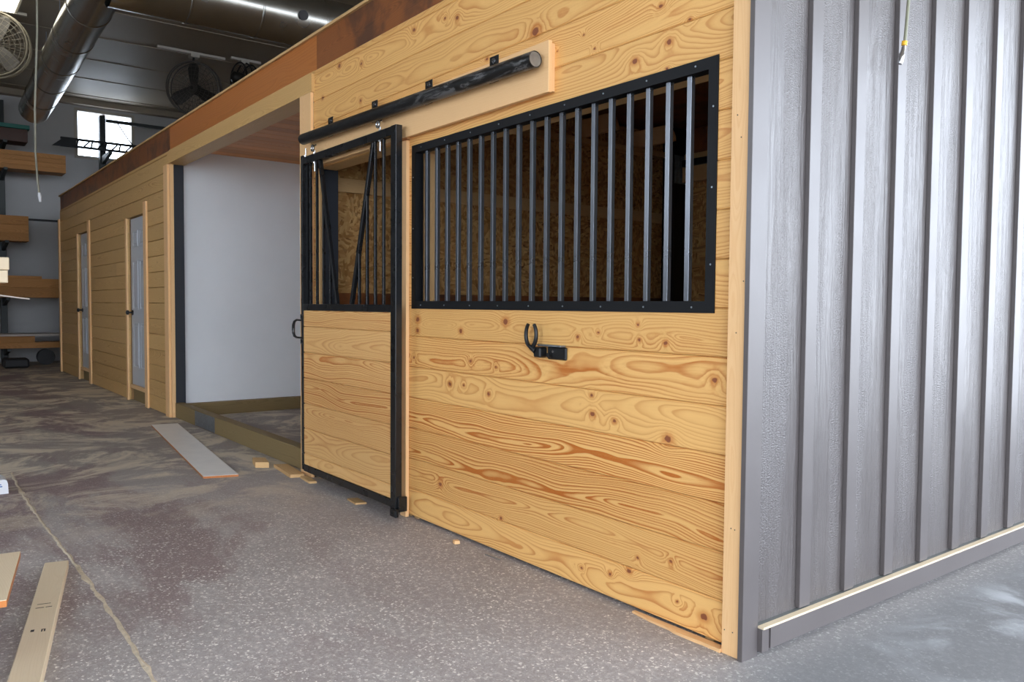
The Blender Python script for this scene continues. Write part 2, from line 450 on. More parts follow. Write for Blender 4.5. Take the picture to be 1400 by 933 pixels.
M_blade = paint('fan_blade_black', srgb(34, 32, 30), 0.5, 0.05)
M_whitesteel = paint('white_channel', srgb(170, 164, 152), 0.5, 0.04)
M_rope = paint('pale_cord', srgb(150, 146, 130), 0.7, 0.1, 20)
M_hose = paint('olive_hose', srgb(128, 128, 106), 0.5, 0.06, 20)
M_yellow = paint('yellow_ring', srgb(236, 176, 30), 0.45, 0.04)
M_ink = paint('dark_ink', srgb(36, 34, 34), 0.7, 0.05)
M_bluebin = paint('blue_grey_bin', srgb(96, 104, 122), 0.5, 0.05)
M_bottle = paint('white_plastic', srgb(226, 228, 232), 0.35, 0.03)
M_blueink = paint('blue_print', srgb(70, 104, 160), 0.5, 0.03)
M_sheet = paint('pale_sheet_board', srgb(178, 168, 158), 0.6, 0.04)
M_sawdust = paint('sawdust', srgb(204, 190, 166), 0.9, 0.15, 40, bump=(90, 0.8, 0.01))
M_dark = paint('dark_junk', srgb(30, 30, 32), 0.6, 0.2)
M_outside = paint('yard_gravel', srgb(170, 166, 158), 0.9, 0.1, 1.0)

# ------------------------------------------------------------------ the building
XF, XE, YL, YR, ZC = -17.0, 5.8, -6.5, 8.6, 5.35
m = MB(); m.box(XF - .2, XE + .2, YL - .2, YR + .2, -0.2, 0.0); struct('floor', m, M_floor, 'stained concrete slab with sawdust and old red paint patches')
m = MB(); m.box(XE + .2, 40, -30, 30, -0.2, -0.02); struct('trim_40', m, M_outside, 'pale yard ground outside the doorway')
# ceiling with standing ribs
m = MB(); m.box(XF - .2, XE + .2, YL - .2, YR + .2, ZC, ZC + .15)
x = XF + 0.5
while x < XE:
    m.box(x - 0.02, x + 0.02, YL, YR, ZC - 0.012, ZC); x += 1.35
m.box(XF, XF + .18, YL, YR, ZC - .12, ZC)
struct('ceiling', m, M_ceilshop, 'dark ribbed metal shop ceiling')
# far wall with a window
WY0, WY1, WZ0, WZ1 = 0.76, 1.80, 4.21, 5.13
m = MB()
m.box(XF - .2, XF, YL, WY0, 0, ZC); m.box(XF - .2, XF, WY1, YR, 0, ZC); m.box(XF - .2, XF, WY0, WY1, 0, WZ0); m.box(XF - .2, XF, WY0, WY1, WZ1, ZC)
struct('wall_back', m, M_wallfar, 'grey far wall of the shop')
m = MB(); m.box(XF, XF + .03, YL, YR, 2.82, 2.86)
struct('trim_41', m, M_dark, 'thin dark conduit along the far wall')
def frame_rect(m, ax, a0, a1, u0, u1, v0, v1, w):
    # ax 'x': rectangle in y,z ; ax 'y': rectangle in x,z
    for (p0, p1, q0, q1) in ((u0, u0 + w, v0, v1), (u1 - w, u1, v0, v1), (u0 + w, u1 - w, v0, v0 + w), (u0 + w, u1 - w, v1 - w, v1)):
        if ax == 'x': m.box(a0, a1, p0, p1, q0, q1)
        else: m.box(p0, p1, a0, a1, q0, q1)
m = MB(); frame_rect(m, 'x', XF - .15, XF + .02, WY0 - .05, WY1 + .05, WZ0 - .05, WZ1 + .05, .06)
m.box(XF - .12, XF - .05, 1.24, 1.29, WZ0, WZ1)
win = struct('window_1', m, M_whitesteel, 'sliding window high in the far wall, bright daylight')
T = NT('window_glass'); T.b.inputs['Transmission Weight'].default_value = 1.0; T.b.inputs['IOR'].default_value = 1.02
M_glass = T.fin((0.95, 0.98, 1, 1), 0.0, 0, 0.5)
m = MB(); m.box(XF - .10, XF - .095, WY0, WY1, WZ0, WZ1); struct('pane', m, M_glass, None, win)
# side walls of the shop
m = MB(); m.box(XF - .2, -6.1, YL - .2, YL, 0, ZC); m.box(-4.0, 0.3, YL - .2, YL, 0, ZC); m.box(-6.1, -4.0, YL - .2, YL, 0, 2.0); m.box(-6.1, -4.0, YL - .2, YL, 4.3, ZC)
m.box(2.7, XE + .2, YL - .2, YL, 0, ZC); m.box(0.3, 2.7, YL - .2, YL, 4.0, ZC); struct('wall_left', m, M_wallfar, 'grey side wall of the shop')
m = MB(); m.box(XF - .2, 0.2, YR, YR + .2, 0, ZC); m.box(0.2, XE + .2, YR, YR + .2, 5.0, ZC); struct('wall_right', m, M_wallfar, 'grey side wall beyond the stall building')
m = MB(); frame_rect(m, 'y', YL - .15, YL + .02, -6.16, -3.94, 1.94, 4.36, .07); m.box(-5.08, -5.02, YL - .12, YL - .05, 2.0, 4.3)
win2 = struct('window_2', m, M_whitesteel, 'tall daylight window in the side wall')
# end wall with a wide doorway, open to daylight
m = MB(); m.box(XE, XE + .2, YL, -6.2, 0, ZC); m.box(XE, XE + .2, -6.2, YR, 5.0, ZC)
struct('wall_doorway', m, M_wallfar, 'end wall around the wide open doorway')

# ------------------------------------------------------------------ stall front of boards
PZ = 0.1715; Z0 = -0.004; ZT = 2.778
contrast = [0.50, 0.62, 1.05, 1.1, 0.34, 0.72, 0.5, 0.6, 0.45, 0.5, 0.5, 0.5, 0.42, 0.48, 0.4, 0.45, 0.4]
pith = [0.03, 0.02, 0.012, 0.0, 0.06, 0.015, 0.02, 0.04, 0.05, 0.03, 0.03, 0.03, 0.04, 0.03, 0.04, 0.03, 0.04]
rnds = [0.13, 0.71, 0.32, 0.57, 0.25, 0.91, 0.44, 0.05, 0.66, 0.83, 0.38, 0.19, 0.50, 0.77, 0.09, 0.61, 0.97]
def subtract(rects, h):
    out = []
    for (x0, x1, z0, z1) in rects:
        hx0, hx1, hz0, hz1 = h
        if hx0 >= x1 or hx1 <= x0 or hz0 >= z1 - 1e-5 or hz1 <= z0 + 1e-5: out.append((x0, x1, z0, z1)); continue
        if x0 < hx0: out.append((x0, hx0, z0, z1))
        if x1 > hx1: out.append((hx1, x1, z0, z1))
        a, b = max(x0, hx0), min(x1, hx1)
        if z0 < hz0: out.append((a, b, z0, hz0))
        if z1 > hz1: out.append((a, b, hz1, z1))
    return out
def board_wall(m, X0, X1, holes, far=False, zbase=0.006, joints=None):
    k = 0
    while Z0 + k * PZ < ZT - .01:
        a = max(Z0 + k * PZ, zbase); b = min(Z0 + (k + 1) * PZ, ZT)
        zc = Z0 + (k + .5) * PZ
        segs = [X0, X1]
        if far:
            j = X0 + random.uniform(1.5, 4.5)
            if j < X1 - .5: segs = [X0, j, X1]
        for i in range(len(segs) - 1):
            ga = (random.random(), random.uniform(.35, .8), random.uniform(0, .05)) if far else (rnds[k % 17], contrast[k % 17], pith[k % 17])
            gp = .0022 if far else .0007
            rects = [(segs[i] + .0008, segs[i + 1] - .0008, a + (gp if k else 0), b - gp)]
            for h in holes: rects = subtract(rects, h)
            for (x0, x1, z0, z1) in rects:
                m.plank(x0, x1, z0, z1, 0.0, 0.02, zc, ga, 0.0045, abs(z0 - a) < .004, abs(z1 - b) < .004)
        k += 1
WIN = (-2.185, -0.18, 1.215, 2.04)      # barred opening
SDO = (-3.52, -2.316, 0.0, 2.115)       # sliding door opening
m = MB(); board_wall(m, -3.54, 0.0, [WIN, SDO], zbase=.017)
wf = struct('wall_front', m, M_pine, 'varnished knotty pine board front of the near stall')
D2 = (-9.05, -8.19, 0.0, 2.23); D1 = (-12.36, -11.50, 0.0, 2.26)
m = MB(); board_wall(m, -14.07, -7.16, [D1, D2], far=True)
struct('wall_far_front', m, M_pine2, 'knotty pine board front with the two white doors')
# framing behind the boards
m = MB()
for x in (-14.0, -13.2, -12.42, -11.42, -10.6, -9.8, -9.12, -8.12, -7.25):
    m.box(x - .02, x + .02, 0.0205, 0.13, 0.0, ZT)
m.box(-14.07, -12.40, .10, .13, 0, ZT); m.box(-11.44, -9.09, .10, .13, 0, ZT); m.box(-8.14, -7.16, .10, .13, 0, ZT)
m.box(-12.36, -11.50, .0205, .13, 2.26, ZT); m.box(-9.05, -8.19, .0205, .13, 2.23, ZT)
m.box(-3.519, -3.481, .0205, .045, 0, 2.60)
for x in (-2.29, -2.21, -0.155, -0.03):
    m.box(x - .019, x + .019, 0.0205, 0.14, 0.0, 2.60)
m.box(-3.54, 0, .0205, .14, 2.60, ZT); m.box(-3.48, -2.31, .0205, .14, 2.115, 2.59)
m.box(-2.19, -.175, .0205, .14, 1.175, 1.213); m.box(-2.19, -.175, .0205, .14, 2.042, 2.09)
struct('trim_42', m, M_stud, 'pale stud framing behind the board front')
# inner face of the stall front
m = MB(); m.box(-2.19, -.175, .1405, .152, 0.0, 1.20); m.box(-3.5, 0, .1405, .152, 2.13, 2.80); m.box(-.175, 0, .1405, .152, 0, 2.13)
struct('wall_stall_lining', m, M_osb, 'sheathing on the inner side of the stall front')

# rim band and cap along the top
def band(x0, x1, mat, name, label):
    m = MB(); m.box(x0, x1, 0.006, 0.05, ZT, 3.005, ga=(random.random(), .7, .03)); return struct(name, m, mat, label)
band(-14.05, -7.14, M_rim, 'trim_1', 'dark weathered rim board above the far doors')
band(-7.14, -3.50, M_ply, 'trim_2', 'orange plywood rim board over the open bay')
band(-3.50, 0.0, M_rim, 'trim_3', 'brown rim board above the near stall')
m = MB(); m.box(-14.12, 0.02, -0.012, 3.8, 3.006, 3.024, ga=(.3, .4, .02)); struct('trim_4', m, M_stud, 'plywood deck edge capping the stall row')
# header over the open bay
m = MB(); m.box(-7.16, -3.53, -0.02, 0.15, 2.635, 2.757, ga=(.21, .45, .03)); struct('trim_5', m, M_pine2, 'pale wood header beam over the open bay')
m = MB(); m.box(-7.16, -3.53, -0.0, 0.15, 2.757, 2.778, ga=(.26, .45, .03)); struct('trim_6', m, M_pine2, 'filler strip above the bay header')

# vertical trims
def trim(n, x0, x1, z0, z1, label, y0=-.022, y1=-.0005, ga=None, mat=None):
    m = MB(); m.box(x0, x1, y0, y1, z0, z1, ga=ga or (random.random(), .4, .04), ch=.0015)
    return struct('trim_%d' % n, m, mat or M_trim, label)
trim(7, -14.17, -14.07, 0, 2.62, 'pale corner board at the far end of the stall row', y1=.10)
trim(8, -12.43, -12.36, 0, 2.26, 'pale jamb strip left of the far white door')
trim(9, -11.55, -11.42, 0, 2.40, 'pale jamb strip right of the far white door')
trim(10, -9.12, -9.05, 0, 2.225, 'pale jamb strip left of the nearer white door')
trim(11, -8.20, -8.08, 0, 2.345, 'pale jamb strip right of the nearer white door')
trim(12, -7.31, -7.16, 0, 2.635, 'pale corner strip at the left of the open bay')
trim(13, -3.725, -3.54, 0.0, 2.634, 'wide pale jamb board right of the open bay')
trim(14, -2.316, -2.254, 0.002, 2.110, 'pale vertical strip between sliding door and barred window')
m = MB(); m.box(-7.16, -7.13, 0.0, .035, 0.0, 2.634, ga=(.4, .4, .04)); struct('trim_15', m, M_trim, 'pale jamb edge at the left of the open bay')
trim(16, -.0625, .0105, 0.0, 2.99, 'tall pale corner board of the near stall', y0=-.030, y1=-.0005, ga=(.62, .5, .03))
# nail heads on the corner board
m = MB()
for (u, v) in ((1010, 455), (1020, 385), (1003, 720), (1008, 722), (994, 857), (1005, 861), (1012, 160), (1017, 190)):
    x, z, t = survey(u, v); x += .012
    m.tube([(max(-.055, min(.004, x)), -.0300, z), (max(-.055, min(.004, x)), -.0308, z)], .0022, 8)
struct('trim_17', m, M_dark, 'small nail heads in the corner board')

# white six-panel doors, set back between the boards
def panel_door(n, x0, x1, z0, z1, label):
    y = .030
    m = MB(); m.box(x0, x1, y, y + .035, z0, z1)
    w = x1 - x0
    d = struct('door_%d' % n, m, M_doorwhite, label)
    def ringpanel(a0, a1, b0, b1):
        q = MB()
        for (i0, i1, k, hh) in ((0, .012, 0, .008),):
            frame_rect(q, 'y', y - hh, y + .001, a0, a1, b0, b1, .014)
        q.box(a0 + .035, a1 - .035, y - .007, y + .001, b0 + .035, b1 - .035, ch=.006)
        struct('panel', q, M_doorwhite, None, d)
    cols = ((x0 + .12, x0 + w / 2 - .05), (x0 + w / 2 + .05, x1 - .12))
    H = z1 - z0
    for (f0, f1) in ((.105, .375), (.455, .745), (.83, .925)):
        for c in cols: ringpanel(c[0], c[1], z0 + f0 * H, z0 + f1 * H)
    q = MB(); q.tube([(x0 + .07, y, z0 + .88), (x0 + .07, y - .012, z0 + .88)], .03, 16)
    q.tube([(x0 + .07, y - .01, z0 + .88), (x0 + .07, y - .055, z0 + .88)], .011, 10)
    q.tube([(x0 + .07, y - .045, z0 + .88), (x0 + .07, y - .055, z0 + .88), (x0 + .07, y - .075, z0 + .88), (x0 + .07, y - .082, z0 + .88)], [.018, .029, .027, .012], 14)
    struct('door_handle', q, M_black, 'black round door knob', d)
    return d
panel_door(1, -12.345, -11.515, .20, 2.245, 'farther white six-panel door in the pine wall')
panel_door(2, -9.035, -8.205, .20, 2.215, 'nearer white six-panel door in the pine wall')
for n, x0, x1 in ((18, -12.36, -11.50), (19, -9.05, -8.19)):
    m = MB(); m.box(x0, x1, .004, .13, .155, .195, ga=(.3, .4, .02)); struct('trim_%d' % n, m, M_trim, 'pale wooden sill under a white door')
    m = MB(); m.box(x0, x1, .045, .10, .0, .155, ga=(.3, .4, .02)); struct('trim_%d' % (n + 2), m, M_treated, 'shaded riser board below a white door')

# ------------------------------------------------------------------ open bay
m = MB(); m.box(-7.235, -7.2, .14, 3.66, .135, 2.80)
struct('wall_bay_left', m, M_white, 'smooth white panel wall of the open bay')
m = MB(); m.box(-7.26, -7.145, .0355, .139, .0, 2.634) ; struct('trim_22', m, M_darkpaint, 'dark slate painted return beside the white bay wall')
m = MB(); m.box(-7.16, -3.74, 3.60, 3.66, .0, 2.82); struct('wall_bay_back', m, M_white, 'white back wall of the open bay')
m = MB(); frame = m.box(-7.199, -7.195, 1.43, 1.47, .14, 2.80); struct('trim_23', m, M_bottle, 'white joint strip in the bay panelling')
m = MB(); y = .155; i = 0
while y < 3.6:
    m.box(-7.2, -3.73, y, min(y + .118, 3.6), 2.80, 2.82) if False else None
    y += .12
x = -7.2
while x < -3.74:
    b = len(m.v)
    x1 = min(x + .1715, -3.74)
    m.box(x + .002, x1 - .003, .152, 3.6, 2.80, 2.82, ga=(random.random(), random.uniform(.5, .9), random.uniform(0, .05)), ch=.003)
    x = x1
struct('ceiling_bay', m, M_ceilpine, 'reddish knotty board ceiling of the open bay')
m = MB(); m.box(-7.16, -3.76, .03, .125, 0, .152, ga=(.7, .6, .02), ch=.004)
kerb = struct('trim_24', m, M_treated, 'treated timber kerb across the bay floor')
q = MB(); q.box(-6.44, -5.83, .0285, .0297, .006, .148)
for xx in (-6.36, -6.2, -6.05, -5.9):
    for zz in (.04, .11): q.tube([(xx, .0290, zz), (xx, .026, zz)], .006, 8)
struct('tie_plate', q, M_galv, 'galvanised tie plate on the kerb', kerb)
m = MB(); m.box(-7.199, -7.11, .13, 3.6, 0, .134, ga=(.5, .6, .02), ch=.004); struct('baseboard_bay', m, M_treated, 'treated timber under the white bay wall')

# ------------------------------------------------------------------ stall interior
m = MB(); m.box(-3.72, -3.60, .161, 3.66, 0, 2.84); struct('wall_partition', m, M_osb, 'strand board partition at the left of the stall')
m = MB(); m.box(-3.72, -3.575, .153, .30, 0, 2.60) if False else m.box(-3.725, -3.50, .0455, .160, 0, 2.634); struct('trim_25', m, M_darkpaint, 'dark painted post at the door side of the partition')
m = MB(); m.box(-3.60, 0, 3.66, 3.74, 0, 2.56); struct('wall_stall_back', m, M_osb, 'strand board back wall of the stall')
m = MB(); m.box(-3.72, 0.0, 3.66, 3.80, 2.86, 3.0); m.box(-14.05, -3.73, 3.70, 3.80, 0, 3.0); m.box(-14.05, -13.95, .14, 3.70, 0, 3.0); m.box(-3.72, 0, .16, 3.74, 2.86, 2.90); m.box(-3.60, 0, 3.66, 3.74, 2.565, 2.859)
struct('ceiling_stall', m, M_rim, 'dark stained boards closing the stall row at the top and back')
m = MB(); m.box(-3.598, -3.575, .17, 3.64, 1.99, 2.085, ga=(.2, .5, .02)); struct('trim_43', m, M_stud, 'pale rail on the partition')
m = MB(); m.box(-3.598, -3.575, .17, 3.64, .0, 1.28, ga=(.3, .8, .02))
struct('trim_26', m, M_rim, 'brown kick boards on the partition')
m = MB(); m.box(-3.60, -3.50, .17, 3.62, 2.60, 2.645, ga=(.2, .5, .02)); struct('trim_27', m, M_stud, 'pale top plate on the partition')
# rafters' rounded ends over the top plate
for i, yy in enumerate((2.45, 3.15)):
    m = MB(); prof = []
    for k in range(9):
        a = PI / 2 * k / 8; prof.append((-3.30 + .20 * math.sin(a), 2.66 + .15 * math.cos(a) ))
    poly = [(-3.70, 2.655), (-3.12, 2.655)] + [(-3.12 - .0 - .12 * (1 - math.cos(PI / 2 * k / 6)), 2.655 + .15 * math.sin(PI / 2 * k / 6)) for k in range(1, 7)] + [(-3.70, 2.805)]
    m.prism(poly, 'y', yy, yy + .04); struct('trim_%d' % (28 + i), m, M_trim, 'rounded rafter tail above the partition')
m = MB(); m.box(-3.55, -3.40, 3.50, 3.655, 0, 2.86); struct('trim_30', m, M_blackflat, 'black corner post inside the stall')
m = MB()
for k in range(4): m.box(-3.395, -3.39, 3.50 + k * .04, 3.525 + k * .04, 2.36, 2.60)
m.box(-3.398, -3.394, 3.49, 3.655, 2.35, 2.61); struct('trim_31', m, M_galv, 'ribbed galvanised bracket on the corner post')
m = MB(); m.box(-3.38, 0, 3.60, 3.66, 2.57, 2.62, ga=(.4, .4, .02)); m.box(-3.38, -2.2, 3.58, 3.66, 2.36, 2.50, ga=(.7, .4, .02)); struct('trim_32', m, M_stud, 'pale ledger boards on the stall back wall')
m = MB(); m.box(-3.38, 0, 3.57, 3.66, 2.505, 2.565); struct('trim_33', m, M_blackflat, 'black steel angle between the ledgers')

# ------------------------------------------------------------------ painted siding, return wall
YS = 7.2
m = MB(); m.box(0.0, .012, 0.0, YS, .085, 3.0)
sw = struct('wall_side', m, M_siding, 'grey painted wood-grain siding with battens')
m = MB(); m.box(-.14, -.001, .153, YS, 0, 3.0); struct('trim_34', m, M_stud, 'stud core of the siding wall')
for i in range(23):
    y0 = .2925 + i * .2995
    m = MB(); m.box(.0121, .031, y0, y0 + .066, .112, 2.99, ch=.0012)
    q = struct('batten', m, M_graytrim, None, sw)
m = MB(); m.box(.011, .0305, -.0395, .046, 0.0, 2.99, ch=.001)
struct('trim_35', m, M_graytrim, 'grey painted corner board')
m = MB(); m.box(.0121, .0295, .0465, YS, .095, .1065) ; struct('trim_36', m, M_flash, 'painted ledge below the siding')
m = MB(); m.box(.012, .052, .090, YS, .024, .098, ga=(.4, .3, .02)) ; bs = struct('baseboard_side', m, M_graytrim, 'grey painted skirt board under the siding')
q = MB(); q.box(.030, .0535, .0465, YS, .0985, .1065, ga=(.4, .5, .0)); struct('raw_edge', q, M_pale, 'bare pale wood top edge', bs)
q = MB(); q.box(.012, .048, .0465, .086, .018, .098); struct('end_piece', q, M_graytrim, None, bs)
m = MB(); m.box(-.02, .012, .0, YS, 0.0, .085); struct('trim_37', m, M_darkpaint, 'dark footing strip under the siding')

# ------------------------------------------------------------------ barred window grille
gr = root('window_grille', (-1.18, 0, 1.178), 'black steel barred grille set into the pine wall', 'window grille')
m = MB()
X0, X1, ZB, ZU = -2.2235, -.1411, 1.1787, 2.0748
w = .042
for (a, b, c, d) in ((X0, X0 + w, ZB, ZU), (X1 - w, X1, ZB, ZU), (X0 + w, X1 - w, ZB, ZB + w), (X0 + w, X1 - w, ZU - w, ZU)):
    m.box(a, b, -.005, -.0002, c, d)
m.box(X0 + w - .004, X0 + w, -.0002, .045, ZB + w, ZU - w); m.box(X1 - w, X1 - w + .004, -.0002, .045, ZB + w, ZU - w)
m.box(X0 + w, X1 - w, -.0002, .045, ZB + w - .004, ZB + w); m.box(X0 + w, X1 - w, -.0002, .045, ZU - w, ZU - w + .004)
part('frame', m, M_blackflat, gr)
for i in range(19):
    x = -.281 - i * .1008
    m = MB(); m.box(x - .0105, x + .0105, .009, .029, ZB + w + .0005, ZU - w - .0005, ch=.0008)
    part('bar', m, M_bar, gr)
m = MB()
for i in range(9):
    x = X0 + .1 + i * (X1 - X0 - .2) / 8
    for z in (ZB + .02, ZU - .02): m.tube([(x, -.005, z), (x, -.0075, z)], .0035, 8)
for z in (1.35, 1.62, 1.9):
    for x in (X0 + .018, X1 - .018): m.tube([(x, -.005, z), (x, -.0075, z)], .0035, 8)
part('screw_heads', m, M_galv, gr)['kind'] = 'stuff'

# ------------------------------------------------------------------ sliding door hardware
bk = MB(); bk.box(-3.50, -1.012, -.042, -.0225, 2.118, 2.338, ga=(.47, .35, .05), ch=.0015)
bk.box(-2.25, -1.02, -.0225, -.0005, 2.125, 2.33, ga=(.47, .35, .05)); bk.box(-3.50, -2.25, -.0225, -.0005, 2.118, 2.338, ga=(.47, .35, .05))
solo('track_backing_board', bk, M_trim, 'long pale board fixed behind the black sliding door track', 'board')
TZ = lambda x: 2.300 + (x + 3.50) / (-1.04 + 3.50) * (2.252 - 2.300)
M_track = None
T = NT('black_track_with_wrap'); P = T.obj(); n = T.noise(T.vm('MULTIPLY', P, (6, 20, 30)), 1.0, 4, 0.7, 1.2)
px_ = T.sep(P)[0]; wr = T.math('MULTIPLY', T.mr(n, .48, .56), T.mr(px_, -.1, .5))
M_track = T.fin(T.mix(wr, srgb(20, 21, 22), srgb(96, 96, 96)), T.mr(n, .3, .7, .3, .5), 0, .5)
tr = root('door_track', (-2.27, -.09, 2.20), 'black round sliding door track above the barred stall door', 'door track')
m = MB(); m.tube([(-3.50, -.093, TZ(-3.5)), (-1.04, -.093, TZ(-1.04))], .0355, 28, cap=False)
m.tube([(-1.04, -.093, TZ(-1.04)), (-3.50, -.093, TZ(-3.5))], .0315, 28, cap=False)
n0 = 28
for xx, sgn in ((-3.50, -1), (-1.04, 1)):
    vs = []
    for k in range(28):
        a = 2 * PI * k / 28
        for r in (.0315, .0355): vs.append((xx, -.093 + r * math.cos(a), TZ(xx) + r * math.sin(a)))
    m.add(vs, [(2 * k, 2 * k + 1, (2 * k + 3) % 56, (2 * k + 2) % 56) for k in range(28)])
part('rail', m, M_track, tr)
m = MB(); m.tube([(-1.0405, -.093, TZ(-1.04)), (-1.046, -.093, TZ(-1.04))], .0312, 24); part('end_cap', m, M_galv, tr, 'grey disc closing the right end')
m = MB(); m.tube([(-3.4995, -.093, TZ(-3.5)), (-3.494, -.093, TZ(-3.5))], .0312, 24); part('end_cap', m, M_black, tr)
for x in (-1.404, -1.981, -2.58, -3.176):
    z = TZ(x)
    m = MB(); m.box(x - .034, x + .034, -.0465, -.0425, z - .02, z + .102, ch=.001)
    m.box(x - .02, x + .02, -.06, -.0465, z - .02, z + .03)
    b = part('bracket', m, M_black, tr)
    q = MB(); q.tube([(x, -.0465, z + .080), (x, -.054, z + .080)], .009, 6, smooth=False); q.tube([(x, -.0455, z + .080), (x, -.0485, z + .080)], .013, 14)
    part('bolt', q, M_chrome, b)

dr = root('sliding_stall_door', (-2.86, -.09, .08), 'black framed sliding stall door with yoke bars and pine lower panel', 'door')
YF, YB = -.110, -.070
DL, DRr, DB_, DT = -3.505, -2.213, .078, 2.178
m = MB(); m.box(DL, DL + .030, YF, YB, DB_, DT + .01, ch=.002); part('stile', m, M_black, dr)
m = MB(); m.box(-2.272, DRr, YF, YB, .052, DT, ch=.002); part('stile', m, M_black, dr)
m = MB(); m.box(DL + .030, -2.272, YF + .002, YB, 2.128, DT - .002, ch=.002); part('rail', m, M_black, dr)
m = MB(); m.box(DL + .030, -2.272, YF + .002, YB, 1.158, 1.200, ch=.002); part('rail', m, M_black, dr)
m = MB(); m.box(DL + .030, -2.272, YF + .002, YB, .070, .114, ch=.002); part('rail', m, M_black, dr)
jz = [.114, .193, .362, .530, .704, .876, 1.049, 1.158]
for i in range(7):
    m = MB(); m.plank(DL + .031, -2.2725, jz[i] + .0008, jz[i + 1] - .0008, -.104, -.082, (jz[i] + jz[i + 1]) / 2 + (.05 if i in (0, 6) else 0),
                      ((.33, .52, .81, .28, .64, .93, .17)[i], (.3, .35, .6, .85, .75, .35, .55)[i], (.05, .03, .02, .0, .01, .03, .04)[i]), .005)
    part('board', m, M_doorpine, dr)
# yoke: two slanting square tubes
dl = (-3.235, -2.985); drr = (-2.505, -2.785)
for (xt, xb) in (dl, drr):
    m = MB(); m.bar((xb, -.09, 1.200), (xt, -.09, 2.128), .026, .024, up=(0, 1, 0), ch=.002); part('yoke_bar', m, M_black, dr)
def zdiag(x, d): return 1.2 + (x - d[1]) / (d[0] - d[1]) * .928
for x in (-3.385, -3.285, -3.185, -3.085, -2.585, -2.685, -2.485, -2.385):
    zt = 2.128
    if -3.235 < x < -2.985: zt = zdiag(x, dl) - .03
    if -2.785 < x < -2.505: zt = zdiag(x, drr) - .03
    m = MB(); m.box(x - .008, x + .008, -.098, -.082, 1.200, zt, ch=.0015); part('bar', m, M_black, dr)
# slim second upright beside the left stile
m = MB(); m.box(-3.475, -3.452, -.085, -.062, 1.2, 2.128, ch=.001); part('edge_channel', m, M_blackflat, dr)
# hangers
for x in (-2.427, -3.318):
    m = MB(); m.tube([(x, -.09, 2.065), (x, -.09, 2.20)], .0055, 10)
    m.tube([(x, -.09, 2.178), (x, -.09, 2.188)], .011, 6, smooth=False); m.tube([(x, -.09, 2.117), (x, -.09, 2.127)], .011, 6, smooth=False)
    zt = 2.211
    ring = [(x + .017 * math.cos(a), -.105 , zt + .003 + .017 * math.sin(a)) for a in [2 * PI * k / 16 for k in range(17)]]
    m.tube(ring, .0065, 8)
    m.tube([(x - .004, -.103, zt + .010), (x - .004, -.078, zt + .028)], .006, 8)
    part('eye_bolt', m, M_chrome, dr, 'bright zinc eye bolt hanger')
m = MB(); m.tube([(-3.464, -.09, 2.18), (-3.464, -.09, 2.235)], .005, 8); m.tube([(-3.464, -.09, 2.18), (-3.464, -.09, 2.19)], .010, 6, smooth=False); part('adjusting_bolt', m, M_chrome, dr)
# pull handle
m = MB()
pts = [(-3.500, -.112, 1.090), (-3.560, -.118, 1.092), (-3.590, -.122, 1.080), (-3.602, -.124, 1.055), (-3.604, -.124, 1.03), (-3.602, -.124, 1.005), (-3.590, -.122, .982), (-3.560, -.118, .972), (-3.500, -.112, .972)]
m.tube(pts, [.006, .007, .009, .010, .010, .010, .009, .007, .006], 10)
part('handle', m, M_black, dr, 'black loop pull handle on the left stile')
for zz in (1.115, .948):
    m = MB(); m.box(-3.498, -3.462, -.1185, -.1100, zz - .016, zz + .016, ch=.002); m.tube([(-3.48, -.1185, zz), (-3.48, -.1215, zz)], .006, 8); part('handle_mount', m, M_black, dr)
# bottom guide
m = MB(); m.box(-2.215, -2.195, -.100, -.045, .052, .135, ch=.003); m.box(-2.235, -2.17, -.135, -.111, .030, .075, ch=.006); m.tube([(-2.205, -.137, .055), (-2.205, -.105, .055)], .020, 16)
m.tube([(-2.205, -.137, .055), (-2.205, -.142, .055)], .007, 8)
part('floor_guide', m, M_black, dr)
m = MB(); m.box(-3.505, -3.475, -.070, -.045, .10, .19, ch=.002); part('edge_guide', m, M_black, dr)

# ------------------------------------------------------------------ bridle hook
hk = root('bridle_hook', (-1.0, 0, .96), 'black horseshoe shaped bridle hook on the pine boards below the grille', 'hook')
m = MB(); m.box(-1.040, -.915, -.012, -.0005, .966, 1.022, ch=.005); part('mounting_plate', m, M_plastic, hk)
m = MB(); m.box(-1.085, -.93, -.030, -.0005, 1.0225, 1.030, ch=.001); part('top_flange', m, M_galv, hk, 'pale metal top edge')
m = MB(); m.box(-1.098, -1.050, -.045, -.0005, .972, 1.018, ch=.006); part('arm', m, M_plastic, hk)
for (x, z) in ((-1.028, .985), (-.998, 1.001)):
    m = MB(); m.tube([(x, -.012, z), (x, -.016, z)], .0065, 10); part('screw', m, M_chrome, hk)
m = MB(); m.tube([(-1.015, -.012, .985), (-1.015, -.030, .985)], .010, 12); part('lock_knob', m, M_plastic, hk)
m = MB()
cxh, ch_ = -1.112, 1.075
pts = []
for k in range(21):
    a = math.radians(-235 + 290 * k / 20)
    rx = .036 ; rz = .055 if True else 0
    pts.append((cxh + rx * math.cos(a), -.045, 1.072 + rz * math.sin(a)))
m.tube(pts, [.008 + .0015 * math.sin(PI * k / 20) for k in range(21)], 10)
m.tube([(cxh, -.045, 1.017), (-1.085, -.040, 1.000)], [.013, .014], 10)
part('horseshoe', m, M_plastic, hk)

